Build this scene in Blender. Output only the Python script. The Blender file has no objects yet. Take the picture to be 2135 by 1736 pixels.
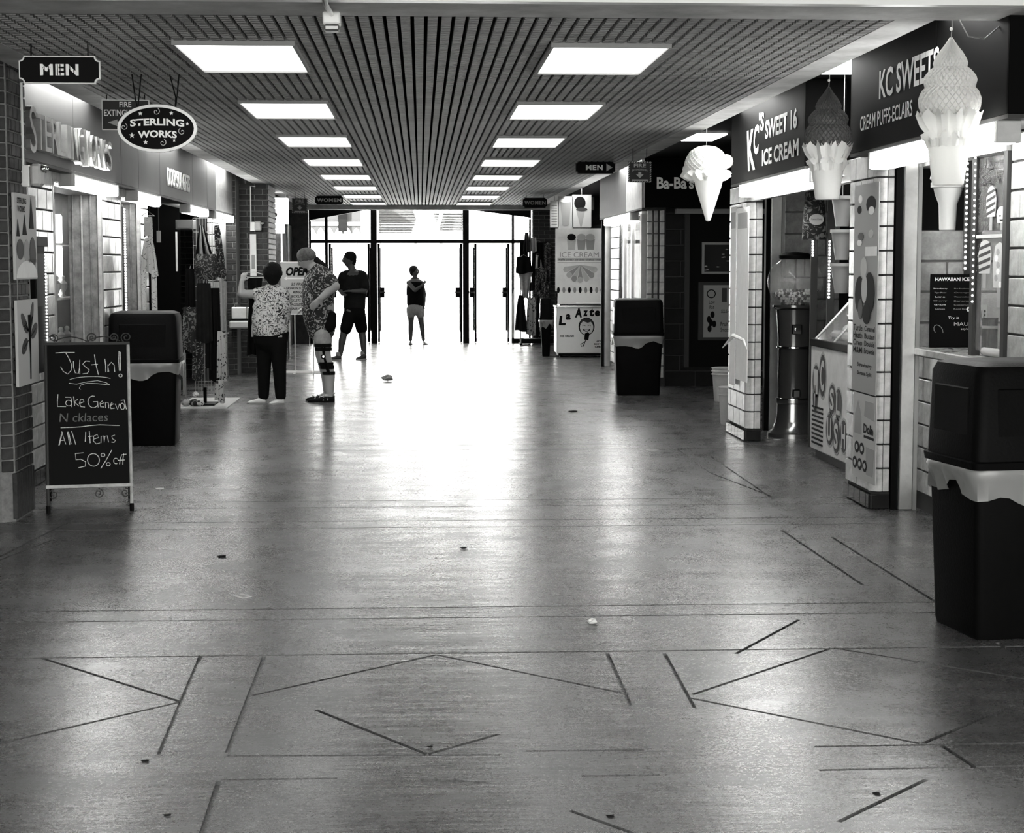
import bpy, bmesh, math, random
from mathutils import Vector, Matrix
from math import sin, cos, pi, radians as R
random.seed(7)
S = bpy.context.scene; COL = S.collection
# ---------------------------------------------------------------- camera
FPX = 3600.0; W, H = 2135.0, 1736.0
PITCH = math.atan(316 / FPX); YAW = math.atan(190.5 / FPX * cos(PITCH))
FW = Vector((sin(YAW) * cos(PITCH), cos(YAW) * cos(PITCH), -sin(PITCH)))
RT = Vector((cos(YAW), -sin(YAW), 0)); UP = RT.cross(FW)
EYE = Vector((0, 0, 1.55))
cam = bpy.data.cameras.new('camera'); co = bpy.data.objects.new('camera', cam); COL.objects.link(co)
cam.sensor_width = 36; cam.lens = FPX / W * 36; cam.clip_start = .1; cam.clip_end = 400
co.matrix_world = Matrix.Translation(EYE) @ Matrix((RT, UP, -FW)).transposed().to_4x4()
S.camera = co
# ---------------------------------------------------------------- light
w = bpy.data.worlds.new('sky'); S.world = w; w.use_nodes = True
bg = w.node_tree.nodes['Background']; bg.inputs[0].default_value = (.93, .93, .9, 1); bg.inputs[1].default_value = 5.5
S.view_settings.view_transform = 'Standard'; S.view_settings.look = 'None'
S.view_settings.gamma = 1; S.view_settings.use_curve_mapping = False
S.view_settings.exposure = 0.75
sun = bpy.data.lights.new('sun', 'SUN'); sun.energy = 48; sun.angle = R(1); so = bpy.data.objects.new('sun', sun); COL.objects.link(so)
so.rotation_euler = Vector((.8, .38, -.5)).to_track_quat('-Z', 'Y').to_euler()  # high sun over the street beyond the doors
PANEL_E = 2.2; BAR_E = 16.0; COVE_E = 12.0
try:
    S.cycles.use_denoising = True; S.cycles.max_bounces = 6; S.cycles.diffuse_bounces = 3
    S.cycles.sample_clamp_indirect = 8; S.cycles.caustics_reflective = False; S.cycles.caustics_refractive = False
except Exception: pass
# ---------------------------------------------------------------- pixel rays, used to survey positions
def ray(px, py): return FW + RT * ((px - W / 2) / FPX) + UP * ((H / 2 - py) / FPX)
def atY(px, py, Y): d = ray(px, py); return EYE + d * (Y / d.y)
def atX(px, py, X): d = ray(px, py); return EYE + d * (X / d.x)
def atZ(px, py, Z=0): d = ray(px, py); return EYE + d * ((Z - 1.55) / d.z)
# ---------------------------------------------------------------- materials
def mat(name, g, rough=.6, metal=0, emit=0, spec=.5, var=0, vs=8, bump=0, bs=60, alpha=None, coat=0, trans=0, pat=None):
    m = bpy.data.materials.new(name); m.use_nodes = True; nt = m.node_tree; N = nt.nodes; L = nt.links
    b = N['Principled BSDF']; c = lambda v: (v, v, v * .985, 1)
    b.inputs['Base Color'].default_value = c(g); b.inputs['Roughness'].default_value = rough
    b.inputs['Metallic'].default_value = metal; b.inputs['Specular IOR Level'].default_value = spec
    b.inputs['Coat Weight'].default_value = coat; b.inputs['Coat Roughness'].default_value = .1
    if trans: b.inputs['Transmission Weight'].default_value = trans; b.inputs['IOR'].default_value = 1.2
    if alpha is not None: b.inputs['Alpha'].default_value = alpha
    if emit: b.inputs['Emission Color'].default_value = (1, 1, .98, 1); b.inputs['Emission Strength'].default_value = emit
    tc = N.new('ShaderNodeTexCoord')
    if var:
        n = N.new('ShaderNodeTexNoise'); n.inputs['Scale'].default_value = vs; n.inputs['Detail'].default_value = 6; n.inputs['Roughness'].default_value = .65
        r = N.new('ShaderNodeValToRGB'); r.color_ramp.elements[0].position = .3; r.color_ramp.elements[1].position = .72
        r.color_ramp.elements[0].color = c(g * (1 - var)); r.color_ramp.elements[1].color = c(min(.95, g * (1 + var)))
        L.new(tc.outputs['Object'], n.inputs['Vector']); L.new(n.outputs['Fac'], r.inputs['Fac']); L.new(r.outputs['Color'], b.inputs['Base Color'])
    if pat:  # two-tone printed cloth: (kind, scale, threshold, dark, light)
        kind, sc, th, dk, lt = pat
        n2 = N.new('ShaderNodeTexNoise'); n2.inputs['Scale'].default_value = sc * .35; n2.inputs['Detail'].default_value = 2
        mx = N.new('ShaderNodeMix'); mx.data_type = 'VECTOR'; mx.inputs['Factor'].default_value = .12
        L.new(tc.outputs['Object'], n2.inputs['Vector']); L.new(tc.outputs['Object'], mx.inputs[4]); L.new(n2.outputs['Color'], mx.inputs[5])
        if kind == 'cell':
            t = N.new('ShaderNodeTexVoronoi'); t.feature = 'DISTANCE_TO_EDGE'; t.inputs['Scale'].default_value = sc; out = t.outputs['Distance']
        elif kind == 'spot':
            t = N.new('ShaderNodeTexVoronoi'); t.inputs['Scale'].default_value = sc; out = t.outputs['Distance']
        elif kind == 'wave':
            t = N.new('ShaderNodeTexWave'); t.inputs['Scale'].default_value = sc; t.inputs['Distortion'].default_value = 9; t.inputs['Detail'].default_value = 3; t.inputs['Detail Scale'].default_value = 1.6; out = t.outputs['Fac']
        else:
            t = N.new('ShaderNodeTexNoise'); t.inputs['Scale'].default_value = sc; t.inputs['Detail'].default_value = 3; t.inputs['Distortion'].default_value = 2.6; out = t.outputs['Fac']
        L.new(mx.outputs[1], t.inputs['Vector'])
        r = N.new('ShaderNodeValToRGB'); r.color_ramp.elements[0].position = max(0, th - .02); r.color_ramp.elements[1].position = th + .02
        r.color_ramp.elements[0].color = c(dk); r.color_ramp.elements[1].color = c(lt)
        L.new(out, r.inputs['Fac']); L.new(r.outputs['Color'], b.inputs['Base Color'])
    if bump:
        n = N.new('ShaderNodeTexNoise'); n.inputs['Scale'].default_value = bs; n.inputs['Detail'].default_value = 4
        bp = N.new('ShaderNodeBump'); bp.inputs['Strength'].default_value = bump; bp.inputs['Distance'].default_value = .01
        L.new(tc.outputs['Object'], n.inputs['Vector']); L.new(n.outputs['Fac'], bp.inputs['Height']); L.new(bp.outputs['Normal'], b.inputs['Normal'])
    return m
M = dict(
    beam=mat('painted_beam', .48, .7, var=.35, vs=3, bump=.25, bs=30), slat=mat('slat_metal', .22, .6, spec=.3, var=.25, vs=2),
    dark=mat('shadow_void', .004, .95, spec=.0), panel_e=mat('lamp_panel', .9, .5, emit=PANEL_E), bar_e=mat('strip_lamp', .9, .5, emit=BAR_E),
    cove_e=mat('cove_lamp', .9, .5, emit=COVE_E), white=mat('white_enamel', .82, .35), offwhite=mat('off_white', .42, .5, var=.15),
    black=mat('black_paint', .002, .6, spec=.08), blackgloss=mat('black_gloss', .003, .25, spec=.15), bin=mat('bin_plastic', .0018, .55, spec=.05, var=.3, vs=4, bump=.15, bs=90),
    brick=mat('dark_brick', .022, .6, spec=.25, var=.6, vs=9, bump=.5, bs=50), brick2=mat('brown_brick', .035, .6, spec=.25, var=.5, vs=12, bump=.4, bs=50),
    mortar=mat('mortar', .16, .9, var=.3, vs=30), dmortar=mat('dark_mortar', .13, .9), tile=mat('glazed_tile', .34, .22, var=.3, vs=14, bump=.12, bs=18),
    tile2=mat('glazed_tile_light', .5, .25, var=.2, vs=20, bump=.12, bs=18), tjoint=mat('tile_joint', .03, .9), basetile=mat('black_base_tile', .01, .12),
    dblock=mat('dark_block', .008, .5, spec=.1, var=.4), wood=mat('stained_wood', .16, .45, var=.5, vs=14), woodl=mat('light_wood', .34, .45, var=.35, vs=14),
    steel=mat('brushed_steel', .55, .3, metal=.9, var=.2, vs=5), chrome=mat('chrome', .8, .12, metal=1), fascia=mat('fascia_grey', .034, .6, var=.15, vs=5),
    fasciad=mat('fascia_black', .0015, .6, spec=.04), fascial=mat('fascia_light', .28, .5, var=.25, vs=8), ink=mat('black_ink', .004, .7, spec=.1), chalk=mat('chalk', .62, .95, var=.4, vs=120), chalkd=mat('faint_chalk', .12, .95, var=.5, vs=120),
    paper=mat('paper', .7, .6, var=.08), greyprint=mat('grey_print', .25, .6), midprint=mat('mid_print', .4, .6), lettering=mat('white_lettering', .85, .5),
    signgrey=mat('sign_grey', .035, .6, spec=.2), skin=mat('skin', .36, .5, bump=.1), skind=mat('tan_skin', .06, .5), hair=mat('dark_hair', .005, .7, spec=.15, bump=.8, bs=120), cloth_b=mat('black_cloth', .006, .9, spec=.05),
    cloth_d=mat('dark_cloth', .011, .9, spec=.1, var=.3), khaki=mat('pale_cloth', .33, .85, var=.2, vs=25), shoe=mat('white_canvas', .7, .7), shoe_d=mat('dark_shoe', .02, .5),
    bandana=mat('bandana_cloth', .11, .8, var=.5, vs=40), floral=mat('floral_cloth', .6, .8, pat=('noise', 24, .47, .015, .6)), aloha=mat('leaf_print_cloth', .1, .8, pat=('noise', 20, .565, .006, .38)),
    leopard=mat('spotted_cloth', .3, .8, pat=('spot', 26, .32, .01, .4)), printcloth=mat('print_cloth', .3, .8, pat=('noise', 16, .55, .006, .16)), towel=mat('pale_print_cloth', .5, .8, pat=('noise', 24, .38, .05, .55)),
    tissue=mat('white_tissue', .92, .75, spec=.2), tissued=mat('brown_tissue', .16, .75, spec=.3), plastic=mat('clear_plastic', .5, .2, alpha=.45), bag=mat('bag_liner', .2, .3, alpha=.9, bump=.2, bs=12),
    glass=mat('window_glass', .9, .03, alpha=.06, spec=.3), globe=mat('globe_glass', .8, .02, alpha=.2, coat=1), led=mat('led_bulb', 1, .5, emit=8), gold=mat('machine_enamel', .09, .15, metal=.6), goldl=mat('machine_cast', .3, .22, metal=.9),
    ball_l=mat('pale_gum', .75, .2), ball_d=mat('dark_gum', .1, .2), cup=mat('paper_cup', .35, .4), wire=mat('wire', .3, .4, metal=.8), out1=mat('awning', .02, .8), out2=mat('pale_render', .8, .8), pave=mat('outdoor_paving', .6, .8),
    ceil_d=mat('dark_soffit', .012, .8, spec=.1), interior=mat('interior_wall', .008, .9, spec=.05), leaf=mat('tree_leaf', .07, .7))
def floor_mat():
    m = bpy.data.materials.new('sealed_concrete'); m.use_nodes = True; N = m.node_tree.nodes; L = m.node_tree.links; b = N['Principled BSDF']
    tc = N.new('ShaderNodeTexCoord')
    def noise(sc, det=6, ro=.6, scale=(1, 1, 1)):
        mp = N.new('ShaderNodeMapping'); mp.inputs['Scale'].default_value = scale
        n = N.new('ShaderNodeTexNoise'); n.inputs['Scale'].default_value = sc; n.inputs['Detail'].default_value = det; n.inputs['Roughness'].default_value = ro
        L.new(tc.outputs['Object'], mp.inputs['Vector']); L.new(mp.outputs['Vector'], n.inputs['Vector']); return n.outputs['Fac']
    def ramp(src, p0, p1, a, c):
        r = N.new('ShaderNodeMapRange'); r.inputs['From Min'].default_value = p0; r.inputs['From Max'].default_value = p1
        r.inputs['To Min'].default_value = a; r.inputs['To Max'].default_value = c; L.new(src, r.inputs['Value']); return r.outputs['Result']
    def math2(op, a, c):
        n = N.new('ShaderNodeMath'); n.operation = op
        for i, v in enumerate((a, c)):
            if isinstance(v, float): n.inputs[i].default_value = v
            else: L.new(v, n.inputs[i])
        return n.outputs[0]
    base = ramp(noise(.9, 10, .78), .3, .7, .018, .125)
    mott = ramp(noise(7, 8, .8), .25, .75, .45, 1.5)
    fine = ramp(noise(170, 3, .9), .3, .7, .25, 1.75)
    v = math2('MULTIPLY', math2('MULTIPLY', base, fine), mott)
    L.new(v, b.inputs['Base Color'])
    L.new(math2('ADD', ramp(noise(2.2, 6, .7), .1, .9, .17, .36), ramp(noise(60, 3, .8), .3, .7, -.04, .06)), b.inputs['Roughness'])
    b.inputs['Specular IOR Level'].default_value = .5
    h = math2('ADD', math2('MULTIPLY', noise(6, 5, .65, (.2, 1, 1)), 1.0), math2('ADD', math2('MULTIPLY', noise(30, 3, .7, (.25, 1, 1)), .14), math2('MULTIPLY', noise(170, 2, .8), .05)))
    bp = N.new('ShaderNodeBump'); bp.inputs['Strength'].default_value = .3; bp.inputs['Distance'].default_value = .012
    L.new(h, bp.inputs['Height']); L.new(bp.outputs['Normal'], b.inputs['Normal'])
    return m
M['floor'] = floor_mat()
for mn in ('tissue', 'tissued'):  # thin paper lets light through
    nt = M[mn].node_tree; out = nt.nodes['Material Output']; tr = nt.nodes.new('ShaderNodeBsdfTranslucent'); mx = nt.nodes.new('ShaderNodeMixShader'); mx.inputs[0].default_value = .4
    g_ = .95 if mn == 'tissue' else .12; tr.inputs[0].default_value = (g_, g_, g_ * .98, 1)
    nt.links.new(nt.nodes['Principled BSDF'].outputs[0], mx.inputs[1]); nt.links.new(tr.outputs[0], mx.inputs[2]); nt.links.new(mx.outputs[0], out.inputs[0])
# ---------------------------------------------------------------- builders
ORG = {}
def tag(o, label=None, cat=None, group=None, kind=None):
    for k, v in (('label', label), ('category', cat), ('group', group), ('kind', kind)):
        if v: o[k] = v
    return o
def thing(name, label, cat, at=(0, 0, 0), group=None, kind=None):
    o = bpy.data.objects.new(name, None); COL.objects.link(o); o.location = at; o.empty_display_size = .1; ORG[o] = Vector(at)
    return tag(o, label, cat, group, kind)
def link(name, me, m, parent=None, at=None, rz=0):
    o = bpy.data.objects.new(name, me); COL.objects.link(o)
    if m and not me.materials: me.materials.append(M[m] if isinstance(m, str) else m)
    if parent:
        o.parent = parent; ORG[o] = ORG[parent]
        if at is not None: o.location = Vector(at) - ORG[parent]
    elif at is not None: o.location = at
    if rz: o.rotation_euler.z = rz
    if o not in ORG: ORG[o] = Vector(o.location)
    return o
class Fr:  # a plane to build on: origin, right, up; normal faces the viewer of that side
    def __init__(s, o, u=(1, 0, 0), v=(0, 0, 1)): s.o = Vector(o); s.u = Vector(u).normalized(); s.v = Vector(v).normalized(); s.n = s.u.cross(s.v)
    def p(s, a, b, c=0): return s.o + s.u * a + s.v * b + s.n * c
def FL(x, y, z): return Fr((x, y, z), (0, 1, 0))     # faces the corridor from the left
def FRt(x, y, z): return Fr((x, y, z), (0, -1, 0))   # faces the corridor from the right
def FC(x, y, z): return Fr((x, y, z), (1, 0, 0))     # faces the camera end
class MB:
    def __init__(s): s.v = []; s.f = []
    def add(s, vs, fs): n = len(s.v); s.v += [tuple(v) for v in vs]; s.f += [tuple(i + n for i in f) for f in fs]; return s
    def box(s, x0, x1, y0, y1, z0, z1):
        return s.add([(x, y, z) for z in (z0, z1) for x, y in ((x0, y0), (x1, y0), (x1, y1), (x0, y1))], [(3, 2, 1, 0), (4, 5, 6, 7), (0, 1, 5, 4), (1, 2, 6, 5), (2, 3, 7, 6), (3, 0, 4, 7)])
    def slab(s, fr, a0, a1, b0, b1, c0, c1): return s.poly(fr, [(a0, b0), (a1, b0), (a1, b1), (a0, b1)], c0, c1)
    def poly(s, fr, pts, c0, c1):
        n = len(pts); vs = [fr.p(a, b, c0) for a, b in pts] + [fr.p(a, b, c1) for a, b in pts]
        return s.add(vs, [tuple(range(n - 1, -1, -1)), tuple(range(n, 2 * n))] + [(i, (i + 1) % n, n + (i + 1) % n, n + i) for i in range(n)])
    def ell(s, fr, a, b, ra, rb, c0, c1, n=20, t0=0, t1=2 * pi):
        k = n if t1 - t0 > 6.2 else n + 1
        return s.poly(fr, [(a + ra * cos(t0 + (t1 - t0) * i / n), b + rb * sin(t0 + (t1 - t0) * i / n)) for i in range(k)], c0, c1)
    def ring(s, fr, a, b, ra, rb, t, c0, c1, n=28):
        vs = []
        for i in range(n):
            q = 2 * pi * i / n
            for k, c in ((1, c0), (1, c1), (0, c1), (0, c0)): vs.append(fr.p(a + (ra + t * k) * cos(q), b + (rb + t * k) * sin(q), c))
        return s.add(vs, [(4 * i + j, 4 * i + (j + 1) % 4, 4 * ((i + 1) % n) + (j + 1) % 4, 4 * ((i + 1) % n) + j) for i in range(n) for j in range(4)])
    def prism(s, pts, z0, z1): return s.poly(Fr((0, 0, 0), (1, 0, 0), (0, 1, 0)), pts, z0, z1)
    def tube(s, pts, r, n=6, cap=True):
        pts = [Vector(p) for p in pts]; rs = r if isinstance(r, (list, tuple)) else [r] * len(pts); vs = []; up = None
        for i, p in enumerate(pts):
            d = (pts[min(i + 1, len(pts) - 1)] - pts[max(i - 1, 0)]).normalized()
            if up is None: up = Vector((0, 0, 1)) if abs(d.z) < .9 else Vector((1, 0, 0))
            x = d.cross(up).normalized(); up = x.cross(d).normalized()
            vs += [p + (x * cos(2 * pi * j / n) + up * sin(2 * pi * j / n)) * rs[i] for j in range(n)]
        fs = [(i * n + j, i * n + (j + 1) % n, (i + 1) * n + (j + 1) % n, (i + 1) * n + j) for i in range(len(pts) - 1) for j in range(n)]
        if cap: fs += [tuple(range(n - 1, -1, -1)), tuple(range(len(vs) - n, len(vs)))]
        return s.add(vs, fs)
    def lathe(s, o, prof, n=24, sx=1, sy=1):
        o = Vector(o); vs = [o + Vector((r * cos(2 * pi * j / n) * sx, r * sin(2 * pi * j / n) * sy, z)) for r, z in prof for j in range(n)]
        fs = [(i * n + j, i * n + (j + 1) % n, (i + 1) * n + (j + 1) % n, (i + 1) * n + j) for i in range(len(prof) - 1) for j in range(n)]
        return s.add(vs, fs + [tuple(range(n - 1, -1, -1)), tuple(range(len(vs) - n, len(vs)))])
    def ball(s, c, r, n=8, sc=(1, 1, 1)):
        k = max(4, n // 2 + 1); return s.lathe_sc(c, [(r * sin(pi * i / k), -r * cos(pi * i / k)) for i in range(k + 1)], n, sc)
    def lathe_sc(s, c, prof, n, sc):
        c = Vector(c); vs = [c + Vector((max(r, 1e-4) * cos(2 * pi * j / n) * sc[0], max(r, 1e-4) * sin(2 * pi * j / n) * sc[1], z * sc[2])) for r, z in prof for j in range(n)]
        return s.add(vs, [(i * n + j, i * n + (j + 1) % n, (i + 1) * n + (j + 1) % n, (i + 1) * n + j) for i in range(len(prof) - 1) for j in range(n)])
    def cap(s, p0, r0, p1, r1, n=14, k=1., ax=(1, 0, 0)):  # tapered limb, cross-section k times thinner along ax
        p0 = Vector(p0); p1 = Vector(p1); d = (p1 - p0); L = max(d.length, 1e-4); d /= L; a = Vector(ax); a = (a - d * a.dot(d))
        a = a.normalized() if a.length > 1e-3 else d.orthogonal().normalized(); b = d.cross(a); rings = []
        for i in range(5): q = -pi / 2 + pi / 2 * i / 4; rings.append((p0 + d * r0 * sin(q) * min(k, 1), r0 * cos(q)))
        for i in range(5): q = pi / 2 * i / 4; rings.append((p1 + d * r1 * sin(q) * min(k, 1), r1 * cos(q)))
        vs = [p + (a * cos(2 * pi * j / n) * k + b * sin(2 * pi * j / n)) * max(r, 1e-4) for p, r in rings for j in range(n)]
        return s.add(vs, [(i * n + j, i * n + (j + 1) % n, (i + 1) * n + (j + 1) % n, (i + 1) * n + j) for i in range(9) for j in range(n)] + [tuple(range(n - 1, -1, -1)), tuple(range(9 * n, 10 * n))])
    def mesh(s, name, bevel=0, smooth=False, org=(0, 0, 0)):
        me = bpy.data.meshes.new(name); o = Vector(org); me.from_pydata([Vector(v) - o for v in s.v], [], s.f)
        bm = bmesh.new(); bm.from_mesh(me)
        bmesh.ops.remove_doubles(bm, verts=bm.verts, dist=1e-5); bmesh.ops.recalc_face_normals(bm, faces=bm.faces)
        if bevel: bmesh.ops.bevel(bm, geom=list(bm.edges), offset=bevel, segments=1, affect='EDGES', clamp_overlap=True)
        if smooth:
            for f in bm.faces: f.smooth = True
            for e in bm.edges:
                if len(e.link_faces) == 2 and e.calc_face_angle(0) > R(42): e.smooth = False
        bm.to_mesh(me); bm.free(); return me
    def build(s, name, m, parent=None, bevel=0, smooth=False, label=None):
        o = link(name, s.mesh(name, bevel, smooth, ORG[parent] if parent else (0, 0, 0)), m, parent)
        return tag(o, label)
def solo(mb, name, m, label, cat, group=None, bevel=0, smooth=False):  # a thing that is one mesh; its origin sits at its base
    c = [min(v[2] for v in mb.v)]; x = sum(v[0] for v in mb.v) / len(mb.v); y = sum(v[1] for v in mb.v) / len(mb.v)
    o = link(name, mb.mesh(name, bevel, smooth, (x, y, c[0])), m, None, (x, y, c[0])); return tag(o, label, cat, group)
def struct(mb, name, m, parent=None, bevel=0, smooth=False, label=None):
    o = mb.build(name, m, parent, bevel, smooth, label)
    if not parent: o['kind'] = 'structure'
    return o
_bc = {}
def unit(w, d, h, bev=.004):  # cached little block, origin at its centre, face towards -Y
    k = (round(w, 3), round(d, 3), round(h, 3), bev)
    if k not in _bc: _bc[k] = MB().box(-w / 2, w / 2, -d / 2, d / 2, -h / 2, h / 2).mesh('block', bev)
    return _bc[k]
_mc = {}
def courses(parent, p0, p1, z0, z1, bw, bh, m, name='brick', j=.01, d=.03, out=.012, bond=.5, bev=.004, start=0, skip=None):
    """rows of single blocks on the face p0 -> p1 (outward normal to the right of travel)"""
    p0 = Vector((*p0, 0)); p1 = Vector((*p1, 0)); L = (p1 - p0).length; u = (p1 - p0) / L; n = Vector((u.y, -u.x, 0)); ang = math.atan2(u.y, u.x)
    rows = max(1, round((z1 - z0) / bh)); hh = (z1 - z0) / rows
    for r in range(rows):
        x = -((r + start) % 2) * bw * bond
        while x < L - 1e-3:
            a = max(0, x); b = min(L, x + bw); x += bw
            if b - a < .03: continue
            zc = z0 + (r + .5) * hh
            if skip and skip((a + b) / 2, zc): continue
            ww = b - a - j; me = unit(ww, d, hh - j, bev)
            mm = m if isinstance(m, str) else random.choice(m)
            key = (me.name, mm)
            if key not in _mc:
                c = me.copy(); c.materials.append(M[mm]); _mc[key] = c
            c = p0 + u * (a + b) / 2 + n * (out - d / 2) + Vector((0, 0, zc))
            link(name, _mc[key], None, parent, c, ang)
def text(fr, s, a, b, w, h, m, parent, name='lettering', depth=.003, bold=0, shear=0, c=0, align='c', arc=None, spacing=1.0):
    """flat letters fitted to w x h, centred on (a, b) of the plane"""
    cu = bpy.data.curves.new('t', 'FONT'); cu.body = s; cu.size = 1; cu.offset = bold; cu.shear = shear; cu.space_character = spacing; cu.resolution_u = 3; cu.align_x = 'CENTER'
    cu.extrude = 0; ob = bpy.data.objects.new('t', cu); me = bpy.data.meshes.new_from_object(ob); bpy.data.objects.remove(ob); bpy.data.curves.remove(cu)
    xs = [v.co.x for v in me.vertices]; ys = [v.co.y for v in me.vertices]
    if not xs: return None
    x0, x1, y0, y1 = min(xs), max(xs), min(ys), max(ys); bm = bmesh.new(); bm.from_mesh(me)
    if depth > .004:
        r = bmesh.ops.extrude_face_region(bm, geom=list(bm.faces)); bmesh.ops.translate(bm, verts=[g for g in r['geom'] if isinstance(g, bmesh.types.BMVert)], vec=(0, 0, 1))
    O = ORG[parent] if parent else Vector((0, 0, 0))
    for v in bm.verts:
        aa = (v.co.x - (x0 + x1) / 2) / (x1 - x0) * w; bb = (v.co.y - (y0 + y1) / 2) / (y1 - y0) * h
        if arc: bb += arc * (1 - (2 * aa / w) ** 2)
        v.co = fr.p(a + aa, b + bb, c + (depth if depth <= .004 else depth * v.co.z)) - O
    bmesh.ops.recalc_face_normals(bm, faces=bm.faces) if depth > .004 else None
    bm.to_mesh(me); bm.free(); me.name = name
    return link(name, me, m, parent)
def remeshed(mb, name, m, parent, voxel=.012, smooth=6, label=None):
    me = mb.mesh('tmp', org=ORG[parent]); o = bpy.data.objects.new('tmp', me); COL.objects.link(o)
    md = o.modifiers.new('r', 'REMESH'); md.mode = 'VOXEL'; md.voxel_size = voxel; md.use_smooth_shade = True
    sm = o.modifiers.new('s', 'SMOOTH'); sm.factor = .5; sm.iterations = smooth
    dg = bpy.context.evaluated_depsgraph_get(); dg.update(); nm = bpy.data.meshes.new_from_object(o.evaluated_get(dg))
    bpy.data.objects.remove(o); nm.name = name
    for p in nm.polygons: p.use_smooth = True
    return tag(link(name, nm, m, parent), label)
# ================================================================ the setting
ZC = 2.71; ZV = 2.88; FXL = -2.62; FXR = 2.75; WL = -2.72; WR = 2.85; YE = 34.3; ZF = 2.255
def yl(px, X=FXL): return atX(px, 480, X).y
yr = yl
# floor: sealed concrete with sawn joints
fl = MB().box(-6, 6, -4, 36, -.12, 0).mesh('floor'); floor = link('floor', fl, 'floor'); floor['kind'] = 'structure'
cut = MB()
def groove(pts, wd=.017, dp=.012):
    for (x0, y0), (x1, y1) in zip(pts, pts[1:]):
        d = Vector((x1 - x0, y1 - y0, 0)); L = d.length; d /= L; n = Vector((-d.y, d.x, 0)) * wd / 2; e = d * .004
        a = Vector((x0, y0, 0)) - e; b = Vector((x1, y1, 0)) + e
        cut.prism([(a - n)[:2], (b - n)[:2], (b + n)[:2], (a + n)[:2]], -dp - random.random() * .0004, .01)
def gpx(*pts, **k): groove([tuple(atZ(px, py))[:2] for px, py in pts], **k)
for y in (1362, 1288, 1266, 1099, 1085, 1056, 1043, 938, 928): yy = atZ(877, y).y; groove([(-2.9, yy), (2.84, yy)], wd=.018)
for yy in (17.6, 20.4, 20.7, 23.9, 27.1, 30.4): groove([(-2.9, yy), (2.84, yy)])
yb = atZ(877, 1362).y - .012
gpx((375, 1462), (85, 1371)); gpx((-30, 1556), (372, 1464)); gpx((528, 1449), (908, 1365)); gpx((912, 1365), (1310, 1447))
gpx((1445, 1447), (1733, 1351)); gpx((1740, 1351), (2200, 1425)); gpx((1440, 1455), (1915, 1549)); gpx((1925, 1549), (2110, 1470))
gpx((418, 1368), (332, 1572)); gpx((551, 1368), (474, 1568)); gpx((1266, 1362), (1314, 1470)); gpx((1385, 1362), (1447, 1475))
gpx((660, 1480), (888, 1571)); gpx((894, 1571), (1040, 1530)); gpx((476, 1575), (1040, 1573)); gpx((1100, 1565), (1340, 1563)); gpx((1700, 1556), (2180, 1548))
gpx((462, 1625), (700, 1622)); gpx((456, 1628), (420, 1740)); gpx((1215, 1617), (1375, 1615)); gpx((1710, 1605), (2180, 1595)); gpx((1750, 1712), (1930, 1625)); gpx((1960, 1552), (2035, 1600), (2180, 1640))
gpx((880, 1624), (1010, 1630)); gpx((1190, 1690), (1330, 1740))
gpx((1415, 938), (1480, 985), (1610, 1035)) ; gpx((1480, 950), (1612, 1040)); gpx((1630, 1105), (1800, 1220)); gpx((1735, 1120), (1960, 1260)); gpx((0, 1160), (150, 1085)); gpx((110, 1125), (-60, 1190)); gpx((320, 975), (372, 940)); gpx((1535, 1362), (1665, 1292)); gpx((2080, 1340), (2180, 1400))
ce = cut.mesh('cut'); cob = bpy.data.objects.new('cut', ce); COL.objects.link(cob)
md = floor.modifiers.new('b', 'BOOLEAN'); md.operation = 'DIFFERENCE'; md.object = cob; md.solver = 'EXACT'; md.use_self = True
dg = bpy.context.evaluated_depsgraph_get(); nm = bpy.data.meshes.new_from_object(floor.evaluated_get(dg)); floor.modifiers.clear(); bpy.data.objects.remove(cob); floor.data = nm; nm.name = 'floor'
if not nm.materials: nm.materials.append(M['floor'])
# ceiling: dark deck with ribbed slats, one object each
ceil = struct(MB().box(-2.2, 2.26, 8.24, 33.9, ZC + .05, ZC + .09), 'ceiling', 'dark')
sm = MB(); y = 8.24; P = .0636; prof = []
while y < 33.88:
    prof += [(y, .0), (y + P * .55, .0), (y + P * .58, .02), (y + P * .96, .02)]; y += P
n = len(prof); vs = []
for yy, zz in prof: vs += [(-.023, yy - 8.24, zz), (.023, yy - 8.24, zz), (.023, yy - 8.24, .05), (-.023, yy - 8.24, .05)]
fs = [(4 * i + a, 4 * i + b, 4 * i + 4 + b, 4 * i + 4 + a) for i in range(n - 1) for a, b in ((0, 1), (1, 2), (3, 0))] + [(0, 1, 2, 3), (4 * n - 4, 4 * n - 1, 4 * n - 2, 4 * n - 3)]
sm.add(vs, fs); slat_me = sm.mesh('slat'); slat_me.materials.append(M['slat'])
for i in range(68): link('slat', slat_me, None, ceil, (-2.2 + .033 + i * .0656, 8.24, ZC))
# flush concrete-look frame round the slats, then coves over the shops
struct(MB().box(-2.39, -2.2, 8.24, 33.9, ZC, ZV + .1), 'trim_1', 'beam'); struct(MB().box(2.26, 2.45, 8.24, 33.9, ZC, ZV + .1), 'trim_2', 'beam')
struct(MB().box(-6, 6, 7.8, 8.24, ZC, ZV + .12), 'trim_3', 'beam'); struct(MB().box(-6, 6, 7.73, 7.8, ZC - .004, ZC + .06), 'trim_4', 'white')
struct(MB().box(-3.4, 3.4, 33.9, 34.12, 2.62, ZV + .1), 'trim_5', 'beam')
struct(MB().box(-6, 6, 1.0, 7.73, 2.97, 3.03), 'ceiling_near', 'ceil_d')
struct(MB().box(-6, -2.39, 8.24, 34.5, ZV, ZV + .05), 'ceiling_left', 'ceil_d'); struct(MB().box(2.45, 6, 8.24, 34.5, ZV, ZV + .05), 'ceiling_right', 'ceil_d')
struct(MB().box(-2.39, 2.45, 8.24, 34.5, ZV + .1, ZV + .14), 'ceiling_deck', 'dark')
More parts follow.
